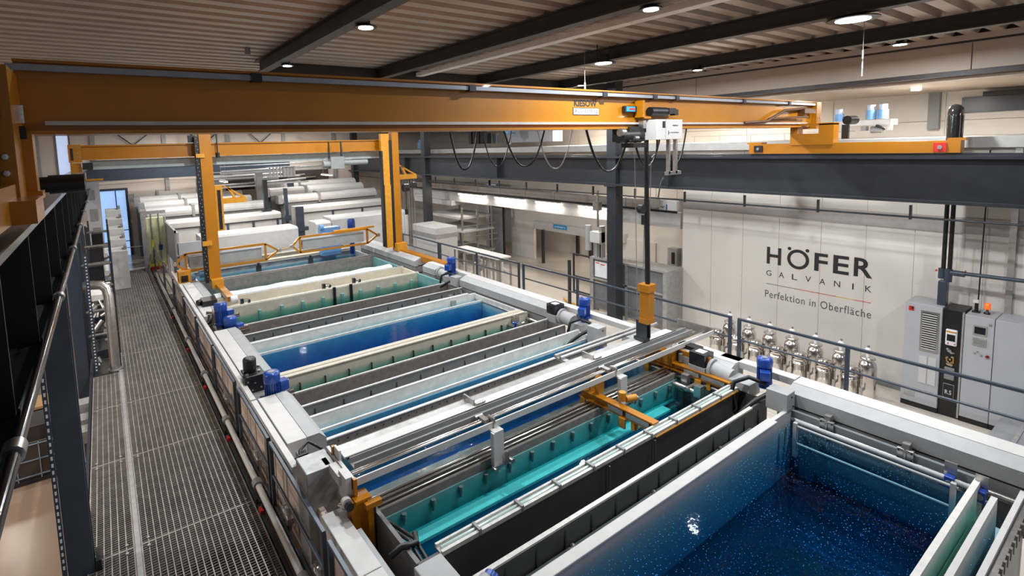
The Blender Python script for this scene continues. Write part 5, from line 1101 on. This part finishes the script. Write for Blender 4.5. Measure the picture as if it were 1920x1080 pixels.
wall_text('wall_lettering', 'E', 5.24, 4.90, 1.83, 2.30, 'black letter E in the big name on the white wall', 0.02)
wall_text('wall_lettering', 'R', 4.80, 4.42, 1.84, 2.31, 'black letter R ending the big name on the white wall', 0.02)
for i, ch in enumerate('GALVANIK'):
    yl = 6.83 - i*0.3255; w = 0.03 if ch == 'I' else 0.13
    if ch == 'I': yl -= 0.06
    text = text_mesh('wall_lettering', ch, (WX, yl, 1.475+i*0.004), (0,-1,0), (0,0,1), w, 0.15, INK, None, 0.004, 0.0)
    tag(text, 'small black letter %s in the line under the big name' % ['G', 'A (first of two)', 'L', 'V', 'A (second of two)', 'N', 'I', 'K'][i], 'lettering', 'letters of the second line')
wall_text('wall_lettering', 'Perfektion in Oberfläche', 6.85, 4.41, 0.86, 1.06, 'thin grey slogan line at the bottom of the lettering on the wall', 0.0, 1.12, mat('slogan_ink', (0.10, 0.09, 0.09), 0.5))
for i, (a, c, col) in enumerate([(6.83, 6.0, (0.10, 0.20, 0.17)), (6.0, 5.15, (0.55, 0.06, 0.05)), (5.15, 4.76, (0.75, 0.45, 0.03)), (4.76, 4.43, (0.6, 0.04, 0.04))]):
    tag(obj('colour_line', MB().box(WX-0.004, WX, c, a, 1.238, 1.252), mat('line_colour_%d' % i, col, 0.5, var=0.0)), ['dark green', 'red', 'yellow', 'short red end'][i] + ' stretch of the thin line under the second line of lettering', 'line')

# ================================================================== MEZZANINE
mgx = 'pale blue pump motors on the mezzanine'
for i, (y, z, x) in enumerate([(5.24, 5.68, 17.0), (4.98, 5.68, 17.0), (5.98, 5.62, 17.0)]):
    t = thing('pump_motor', ['pale blue pump motor on the mezzanine, left of the pair', 'pale blue pump motor on the mezzanine, right of the pair', 'pale blue pump motor half hidden by the end of the crane'][i], 'motor', (x, y, z), mgx)
    obj('body', MB().cyl((x, y, z), (x, y, z+0.24), 0.115, 16), LBLUE, t); obj('cap', MB().cyl((x, y, z+0.24), (x, y, z+0.38), 0.09, 16), mat('pale_cap', (0.45, 0.52, 0.68), 0.4), t)
t = thing('mezzanine_machine', 'white framed pumping unit on the mezzanine under the pale blue motors', 'machine', (17, 5, 5.38))
obj('table', MB().box(16.8, 17.3, 4.75, 6.2, 5.52, 5.66), WHT, t)
obj_each('leg', MB().box(16.85, 16.95, 4.75, 4.85, 5.38, 5.52).box(16.85, 16.95, 5.72, 5.86, 5.3, 5.52), WHT, t)
obj('tank', MB().cyl((16.9, 4.95, 5.40), (16.9, 5.2, 5.40), 0.09, 12).box(16.8, 17.0, 5.28, 5.4, 5.38, 5.5), MGREY, t); obj('hose', MB().tube([(16.8, 5.05, 5.5), (16.75, 4.95, 5.47), (16.75, 4.85, 5.40)], 0.04, 8), BLK, t)
t = thing('mezzanine_railing', 'thin pale railing along the edge of the mezzanine', 'railing', (19, 8, 5.38))
obj('rail', MB().cyl((15.2, 5.0, 5.37), (15.2, 9.3, 5.37), 0.008, 6), GALV, t)
for y in (6.6, 7.5, 8.4, 9.2): obj('post', MB().cyl((15.2, y, 5.17), (15.2, y, 5.37), 0.008, 6), GALV, t)
tag(obj('window_band', MB().box(19.9, 20, -1.0, 4.05, 5.80, 6.22), DARK), 'dark grey window band high on the wall at the upper right', 'window')
tag(obj('cable_tray', MB().box(19.7, 19.9, -1, 3.6, 6.22, 6.34), BLK), 'black cable tray above the dark window band', 'tray')
tag(obj('wall_pilaster', MB().box(19.8, 20, 4.5, 4.75, 5.38, 6.42), MGREY), 'grey pilaster on the mezzanine wall right of the pale blue motors', 'pilaster')
for i, (y, zz) in enumerate([(3.2, 6.38)]):
    lo = thing('ceiling_spot', 'small round lamp under the low side roof at upper right', 'lamp', (16.9, 4.3, 6.36)); obj('disc', MB().cyl((16.9, 4.3, 6.34), (16.9, 4.3, 6.42), 0.1, 14), TUBEE, lo)
    l2 = bpy.data.objects.new('spot_light', lampdata('spot_light', 160, (1.0, 0.95, 0.86), 0.3)); COL.objects.link(l2); l2.parent = lo; l2.location = (0, 0, -0.05)
mz = 'grey units behind the cable loops'
for i, (x, y0, y1, z0, z1, m, l) in enumerate([(16.5, 20.5, 22.4, 5.38, 5.9, CABG, 'grey cabinet on the mezzanine behind the black bundles'), (16.5, 16.7, 19.9, 5.38, 6.05, CABG, 'wide grey unit on the mezzanine behind the cable loops'), (15.6, 20.3, 22.0, 5.38, 6.3, BLK, 'cluster of black ribbed ducts on the mezzanine')]):
    if i < 2: tag(obj('mezzanine_cabinet', MB().box(x, x+0.6, y0, y1, z0, z1), m, bevel=0.01), l, 'cabinet', mz)
    else:
        t = thing('duct_bundle', l, 'duct', (x, y0, z0))
        for k in range(5): obj('duct', MB().box(x, x+0.25, y0+k*0.33, y0+k*0.33+0.24, z0, z1-0.12*abs(k-3)), BLK, t)
for i, (x, y, z) in enumerate([(15.8, 18.8, 5.8), (15.8, 27.0, 5.2)]):
    t = thing('pump_motor', ['pale blue pump motor standing above the wide grey unit', 'blue pump motor left behind the cable loops, by the black column'][i], 'motor', (x, y, z))
    obj('body', MB().cyl((x, y, z), (x, y, z+0.40), 0.24, 16), LBLUE, t); obj('cap', MB().cyl((x, y, z+0.40), (x, y, z+0.55), 0.17, 16), LBLUE, t); obj('shaft', MB().cyl((x, y, 5.3), (x, y, z), 0.05, 8), GALV, t)

# ================================================================== REAR HALL ON THE RIGHT
t = thing('bulkhead', 'white bulkhead carrying the fluorescent lights at the rear', 'bulkhead', (15.1, 11, 2.5))
obj('panel', MB().box(15.12, 15.3, 9.6, 27.0, 2.42, 2.95), WHT, t)
t = thing('ventilation_duct', 'long grey-beige ventilation duct above the fluorescent lights', 'duct', (15.0, 11, 3.0), None)
obj('duct', MB().box(14.95, 15.5, 10.6, 27, 3.02, 3.32), mat('duct_beige', (0.40, 0.36, 0.33), 0.5, 0.2), t, bevel=0.01)
b = MB()
for k in range(9): b.box(14.93, 15.52, 11.6+k*1.75, 11.66+k*1.75, 3.0, 3.34)
obj_each('flange', b, GALV, t); obj('rail', MB().box(14.9, 14.95, 9.6, 27, 2.95, 3.02), BLK, t)
t = thing('air_unit', 'white ceiling-hung air unit with dark lettering right of the black hoist tube', 'air conditioner', (15.8, 9.9, 2.6))
obj('casing', MB().box(15.6, 16.4, 10.05, 11.0, 2.55, 3.25), WHT, t, bevel=0.02)
scribble('small_print', t, (15.598, 10.78, 2.98), (0,-1,0), (0,0,1), 0.30, 0.10, 7, INK, 5)
obj('blue_bar', MB().box(15.594, 15.60, 10.40, 10.44, 2.93, 3.12), BLUE, t)
obj_each('suspension', MB().cyl((15.7, 10.1, 3.25), (15.7, 10.1, 4.95), 0.01, 6).cyl((15.7, 10.9, 3.25), (15.7, 10.9, 4.95), 0.01, 6), GALV, t)
t = thing('lintel', 'bright white lintel over the passage with a blue sign', 'lintel', (18.1, 15, 1.0))
obj('panel', MB().box(17.95, 18.19, 14.0, 19.65, 0.98, 1.36), WHT, t)
s = obj('blue_sign', MB().box(17.93, 17.95, 17.3, 18.2, 1.15, 1.36), SIGNB, t, 'small blue sign with white lettering')
scribble('small_print', s, (17.928, 18.12, 1.21), (0,-1,0), (0,0,1), 0.74, 0.08, 10, PAPER, 6)
pp = 'dark posts of the passage'
for i, (x, y, z1, w) in enumerate([(17.9, 18.9, 1.0, 0.12), (20.4, 18.9, 1.0, 0.14), (20.4, 18.0, 1.0, 0.16), (13.85, 13.25, 1.0, 0.09)]):
    tag(obj('door_post', MB().box(x-w/2, x+w/2, y-w/2, y+w/2, GF, z1), DARK), ['dark post at the left end of the white lintel', 'dark post deep inside the passage, left', 'dark post deep inside the passage, right', 'slim dark post standing free on the beige floor'][i], 'post', pp)
t = thing('safety_gate', 'dark steel safety gate frame on the beige floor left of the glazed machine', 'gate', (15.2, 13.5, GF))
b = MB()
for y in (12.7, 14.3): b.box(15.2, 15.26, y, y+0.06, GF, 0.9)
b.box(15.2, 15.26, 12.7, 14.3, 0.84, 0.9).box(15.2, 15.26, 12.7, 14.3, -0.05, 0.0).box(15.2, 15.26, 12.7, 14.3, GF+0.05, GF+0.1)
obj('frame', b, DARK, t)
t = thing('lifting_column', 'grey lifting column with a cylindrical motor left of the big black column', 'column', (14.2, 12.3, GF))
obj('profile', MB().box(14.15, 14.25, 12.2, 12.34, GF, 1.9).box(14.15, 14.35, 12.0, 12.12, 0.3, 2.35), GALV, t)
obj('slot', MB().box(14.14, 14.15, 12.03, 12.09, 0.45, 1.7), BLK, t)
obj('gearbox', MB().box(14.05, 14.35, 12.0, 12.45, 1.75, 2.15), WHT, t, bevel=0.02)
obj('motor', MB().cyl((14.1, 12.55, 1.45), (14.1, 12.55, 2.35), 0.11, 14), GREY, t)
obj('suspension', MB().cyl((14.2, 12.2, 2.3), (14.2, 12.2, 3.6), 0.04, 8).box(14.1, 14.3, 12.1, 12.35, 2.9, 3.2), STEELB, t)
t = thing('machine_enclosure', 'long grey glazed machine enclosure with a notice, behind the railing', 'machine', (14.2, 11, GF))
obj('frame', MB().box(14.05, 14.9, 9.35, 12.45, 1.18, 1.24).box(14.05, 14.15, 9.35, 9.5, GF, 1.18).box(14.05, 14.15, 12.3, 12.45, GF, 1.18).box(14.05, 14.1, 9.5, 12.3, 0.45, 0.5).box(14.05, 14.1, 10.85, 10.93, GF, 1.18).box(14.15, 14.9, 9.35, 9.4, GF, 1.18), GALV, t)
obj('windows', MB().box(14.11, 14.13, 9.5, 12.3, GF+0.1, 1.18), mat('smoked_window', (0.16, 0.16, 0.17), 0.2), t, 'smoked glazing')
obj('notice', MB().box(14.09, 14.105, 11.7, 12.25, 0.55, 1.10), PAPER, t); obj_each('notice_mark', MB().box(14.085, 14.09, 12.05, 12.2, 1.03, 1.06).box(14.085, 14.09, 11.8, 12.0, 1.0, 1.03), RED, t)
obj('orange_tubes', MB().cyl((14.08, 11.3, 0.32), (14.08, 12.2, 0.36), 0.02, 6), YEL2, t)
t = thing('wall_device', 'recessed wall switch panel with a cable right of the hoist tube', 'switch', (16.9, 10.6, 0.8))
obj('box', MB().box(17.9, 18.2, 11.5, 11.9, 0.4, 1.1), GALV, t); obj('plug', MB().box(17.85, 17.9, 11.6, 11.7, 0.5, 0.95), BLK, t)
tag(obj('side_door_panel', MB().box(18.12, 18.19, 9.7, 11.4, -0.2, 0.95).box(18.12, 18.19, 12.6, 14.2, 0.0, 1.15), WALL), 'flush white service hatches in the side wall behind the machine enclosure', 'hatch')
t = thing('glass_door', 'dark framed glass door with pale blinds at the rear, left of the beige wall', 'door', (17.8, 21.6, GF))
obj('frame', MB().box(17.3, 17.38, 21.25, 22.5, GF, GF+0.1).box(17.3, 17.38, 21.25, 21.35, GF, 2.9).box(17.3, 17.38, 22.4, 22.5, GF, 3.4).box(17.3, 17.38, 21.25, 22.5, 1.95, 2.03), DARK, t)
obj('pane', MB().box(17.33, 17.35, 21.35, 22.4, GF+0.1, 1.95), CABG, t)
t = thing('sorting_table', 'long stainless work bench with shelves and white canopy at the rear', 'bench', (13, 21, GF))
obj('canopy', MB().box(14.9, 16.6, 22.6, 26.5, 2.2, 2.45), WHT, t)
obj('upper_shelf', MB().box(14.6, 16.6, 21.4, 24.6, 1.60, 1.72), WHT, t); obj('lower_shelf', MB().box(14.6, 16.6, 21.2, 24.4, 0.95, 1.05), WHT, t); obj('counter', MB().box(14.6, 16.4, 20.9, 24.0, -0.1, 0.0), GALV, t)
for x, y in [(14.65, 21.3), (16.5, 21.3), (14.65, 24.2), (15.6, 21.3), (16.5, 24.2)]: obj('leg', MB().box(x-0.04, x+0.04, y-0.04, y+0.04, GF, 2.2), STEELB, t)
obj_each('rail', MB().cyl((14.5, 21.0, 0.45), (16.6, 21.0, 0.45), 0.03, 8).cyl((14.5, 21.0, 0.75), (16.6, 21.0, 0.75), 0.03, 8).cyl((14.5, 21.0, 1.3), (16.6, 21.0, 1.3), 0.03, 8), STEELB, t)
tag(obj('blue_notice', MB().box(18.1, 18.195, 25.3, 26.0, 2.1, 3.0), SIGNB), 'blue notice high on the rear wall beside the bench', 'sign')
random.seed(11)
t = thing('valve_station', 'dense stainless valve and pipe station behind the railing near the second crane', 'pipes', (12.6, 16.5, GF))
for k in range(16):
    x = 12.5 + random.uniform(0, 0.7); y = 15.9 + k*0.17
    obj('valve_pipe', MB().cyl((x, y, GF), (x, y, 0.5+random.uniform(0, 0.25)), 0.045, 8).cyl((x, y, 0.1+random.uniform(0, 0.3)), (x+0.3, y, 0.2), 0.06, 8), STEELB if k % 3 else PP, t)
obj('cover_plate', MB().box(12.5, 13.2, 15.8, 18.9, 0.78, 0.84), PP, t)
obj('frame', MB().box(12.48, 12.54, 15.8, 15.86, GF, 0.78).box(12.48, 12.54, 18.8, 18.86, GF, 0.78).box(13.16, 13.22, 15.8, 15.86, GF, 0.78), STEELB, t)
t = thing('white_tank', 'tall white box tank behind the black column at the rear', 'tank', (11.8, 20, GF))
obj('body', MB().box(12.4, 13.6, 20.2, 22.4, GF, 1.55), WHT, t, bevel=0.02); obj('band', MB().box(12.38, 13.62, 20.18, 22.42, 1.05, 1.25), GALV, t)
t = thing('barrier_arm', 'orange and yellow hose on the beige floor beside the glazed machine', 'hose', (13.9, 12.6, GF))
obj('hose', MB().tube([(14.0, 12.4, GF+0.3), (13.9, 12.8, GF+0.1), (13.9, 13.4, GF+0.06), (14.2, 13.9, GF+0.05)], 0.03, 8), YEL2, t)

# ================================================================== LEFT SIDE MACHINERY
t = thing('stainless_pipe', 'thick stainless steel pipe bending down beside the walkway on the left', 'pipe', (-0.1, 15.3, 0))
pts = [(-0.60, 15.6, 2.15), (-0.4, 15.6, 2.15), (-0.22, 15.6, 2.12), (-0.13, 15.55, 2.02), (-0.10, 15.5, 1.85), (-0.10, 15.35, 0.9), (-0.10, 15.3, 0.0)]
obj('pipe', MB().tube(pts, 0.11, 18), STEELB, t)
obj('flange', MB().cyl((-0.10, 15.3, 0.0), (-0.10, 15.3, 0.04), 0.16, 18), STEELB, t)
tag(obj('perforated_strut', MB().box(-0.52, -0.44, 15.25, 15.31, 0.0, 3.0), NAVY), 'dark blue perforated strut beside the second left column', 'strut')
b = MB()
for k in range(36): b.box(-0.495, -0.465, 15.243, 15.25, 0.1+k*0.08, 0.13+k*0.08)
tag(obj('strut_holes', b, PAPER), 'row of pale slots in the dark blue perforated strut', 'strut')
t = thing('perforated_strut', 'dark blue perforated strut beside the nearest left column', 'strut', (-0.78, 7.86, 0.2))
obj('strut_body', MB().box(-0.80, -0.75, 7.84, 7.87, 0.1, 3.85), NAVY, t)
b = MB()
for k in range(40): b.box(-0.785, -0.765, 7.835, 7.84, 0.2+k*0.09, 0.245+k*0.09)
obj('slot_holes', b, PAPER, t)
tag(obj('column_foot', MB().box(-0.46, -0.40, 7.85, 8.15, -0.2, 0.14), BLK), 'black foot bracket right of the nearest left column', 'bracket')
rk = 'machinery racks left of the walkway'
random.seed(5)
for i, (y, l) in enumerate([(16.6, 'cluttered machinery rack left of the walkway, nearest, behind the stainless pipe'), (20.0, 'cluttered machinery rack left of the walkway, second'), (23.8, 'cluttered machinery rack left of the walkway, third')]):
    t = thing('machinery_rack', l, 'rack', (-0.5, y, 0), rk)
    b = MB()
    for x in (-0.62, 0.02):
        for yy in (y, y+2.4): b.box(x-0.03, x+0.03, yy-0.03, yy+0.03, -1.5, 3.1 - i*0.2)
    obj_each('upright', b, DARK, t)
    b = MB()
    for z in (0.6, 1.25, 1.9, 2.5): b.cyl((-0.62, y, z), (0.02, y, z), 0.04, 8).cyl((0.02, y, z), (0.02, y+2.4, z), 0.025, 8)
    obj_each('cross_tube', b, STEELB, t)
    obj('white_tray', MB().box(-0.55, -0.05, y+0.3, y+1.9, 1.45, 1.6), PP, t)
    obj('dark_box', MB().box(-0.5, -0.15, y+0.2, y+0.6, 1.95, 2.4), BLK, t)
    b = MB()
    for k in range(16): 
        x = random.uniform(-0.58, -0.1); yy = y+random.uniform(0, 2.2); z = random.uniform(-0.8, 1.3)
        b.cyl((x, yy, z), (x+random.uniform(-.1,.25), yy+random.uniform(0,.3), z+random.uniform(-.05,.3)), random.uniform(0.03,0.08), 8)
    obj_each('hydraulic_part', b, STEELB, t)
for i in range(5):
    z = 1.55 + 0.30*i
    y = 24.6 + i*1.3
    t = thing('dosing_cabinet', 'white stepped dosing cabinet left of the blue glazed door, %s from the camera' % ordn[i], 'cabinet', (0.2, y, 0), 'white dosing cabinets')
    obj('body', MB().box(0.0, 0.62, y, y+1.2, 0.0, z), WHT, t, bevel=0.02)
    obj('device', MB().box(0.5, 0.6, y+0.2, y+0.9, z, z+0.14), MGREY, t)
t = thing('switch_tower', 'grey tower with orange top edge left of the blue glazed door', 'cabinet', (-0.3, 24, 0))
obj('body', MB().box(-0.62, -0.12, 27.0, 27.5, 0.0, 4.3), CABG, t); obj('top', MB().box(-0.75, 0.05, 26.9, 27.6, 4.3, 4.36), YEL2, t)
obj_each('module', MB().box(-0.5, -0.3, 26.95, 27.0, 3.5, 3.9).box(-0.5, -0.25, 26.95, 27.0, 2.6, 3.1).box(-0.45, -0.2, 26.95, 27.0, 1.9, 2.3), MGREY, t)
# reddish hydraulic boxes just left of the narrow grating
t = thing('terminal_block', 'grey terminal blocks beside the narrow grating behind the nearest left column', 'device', (-0.8, 12, -0.2))
for k, (y, z) in enumerate([(13.6, 0.0), (13.0, -0.1), (12.4, -0.1)]): obj('block', MB().box(-0.95, -0.62, y, y+0.35, z-0.25, z), GALV, t, bevel=0.01)
t = thing('blue_hydraulics', 'blue hydraulic valves hanging left of the narrow grating', 'valve', (-0.75, 10.5, -0.5))
for k in range(5): obj_each('valve', MB().box(-0.78, -0.68, 9.4+k*0.45, 9.6+k*0.45, -0.5, -0.15).cyl((-0.73, 9.7+k*0.45, -0.3), (-0.64, 9.7+k*0.45, -0.3), 0.03, 8), mat('valve_blue', (0.03, 0.16, 0.6), 0.3) if k == 0 else MATS['valve_blue'], t)
b = MB()
for y in (8.6, 9.4, 10.4): b.cyl((-0.66, y, -0.2), (-0.60, y, -0.2), 0.04, 8)
tag(obj('bolt_heads', b, CHROME), 'shiny bolt heads along the left edge of the grating', 'bolt')
# lower workshop
t = thing('mesh_crate', 'dark wire mesh crate on the lower floor at bottom left', 'crate', (-2.2, 16, -2.8))
obj('panel', MB().box(-2.75, -1.2, 16.4, 16.45, -2.65, -1.75).box(-2.75, -1.2, 17.4, 17.45, -2.65, -1.75).box(-2.75, -2.7, 16.4, 17.4, -2.65, -1.75), mat('dark_board', (0.07, 0.05, 0.04), 0.6), t)
b = MB()
for z in (-2.6, -2.2, -1.8): b.box(-2.78, -1.18, 16.36, 16.39, z, z+0.02)
for x in (-2.72, -2.3, -1.85, -1.4): b.box(x, x+0.02, 16.36, 16.39, -2.68, -1.76)
obj('wire_mesh', b, mat('mesh_blue', (0.35, 0.5, 0.62), 0.3, 0.5), t)
obj('base', MB().box(-2.75, -1.2, 16.4, 17.45, -2.8, -2.68), DARK, t)
random.seed(9)
for i in range(6):
    x, y = -3.4+random.uniform(0, 0.55), 16.4+i*0.5
    o = obj('wood_offcut', MB().box(-0.2, 0.2, -0.35, 0.35, -0.05, 0.05), WOOD); o.location = (x, y, -2.74+0.1*(i % 3)); o.rotation_euler = (0.0, 0, i*0.6)
    tag(o, 'pale wooden offcut lying left of the mesh crate, %s' % ordn[i], 'wood', 'wooden offcuts beside the crate')
t = thing('work_bench', 'grey cabinet bench with wooden tops on the lower floor behind the mesh crate', 'bench', (-2.5, 19, -2.8))
obj('wood_top', MB().box(-4.2, -1.2, 18.0, 19.3, -1.55, -1.48), WOOD, t); obj('wood_top', MB().box(-4.2, -1.6, 19.9, 21.2, -0.95, -0.88), WOOD, t)
obj('cabinet', MB().box(-2.35, -1.35, 18.9, 20.6, -2.8, -0.2), CABG if False else MGREY, t, bevel=0.01)
obj('front', MB().box(-4.2, -1.2, 18.0, 18.05, -2.8, -1.6), MGREY, t)
t = thing('bottle', 'small blue bottle standing on the wooden bench at lower left', 'bottle', (-2.9, 20.5, -0.88))
obj('body', MB().lathe(-2.9, 20.5, [(0.09, -0.88), (0.09, -0.5), (0.03, -0.4)], 12), BLUE, t); obj('tip', MB().cyl((-2.9, 20.5, -0.4), (-2.9, 20.5, -0.3), 0.025, 8), PAPER, t)
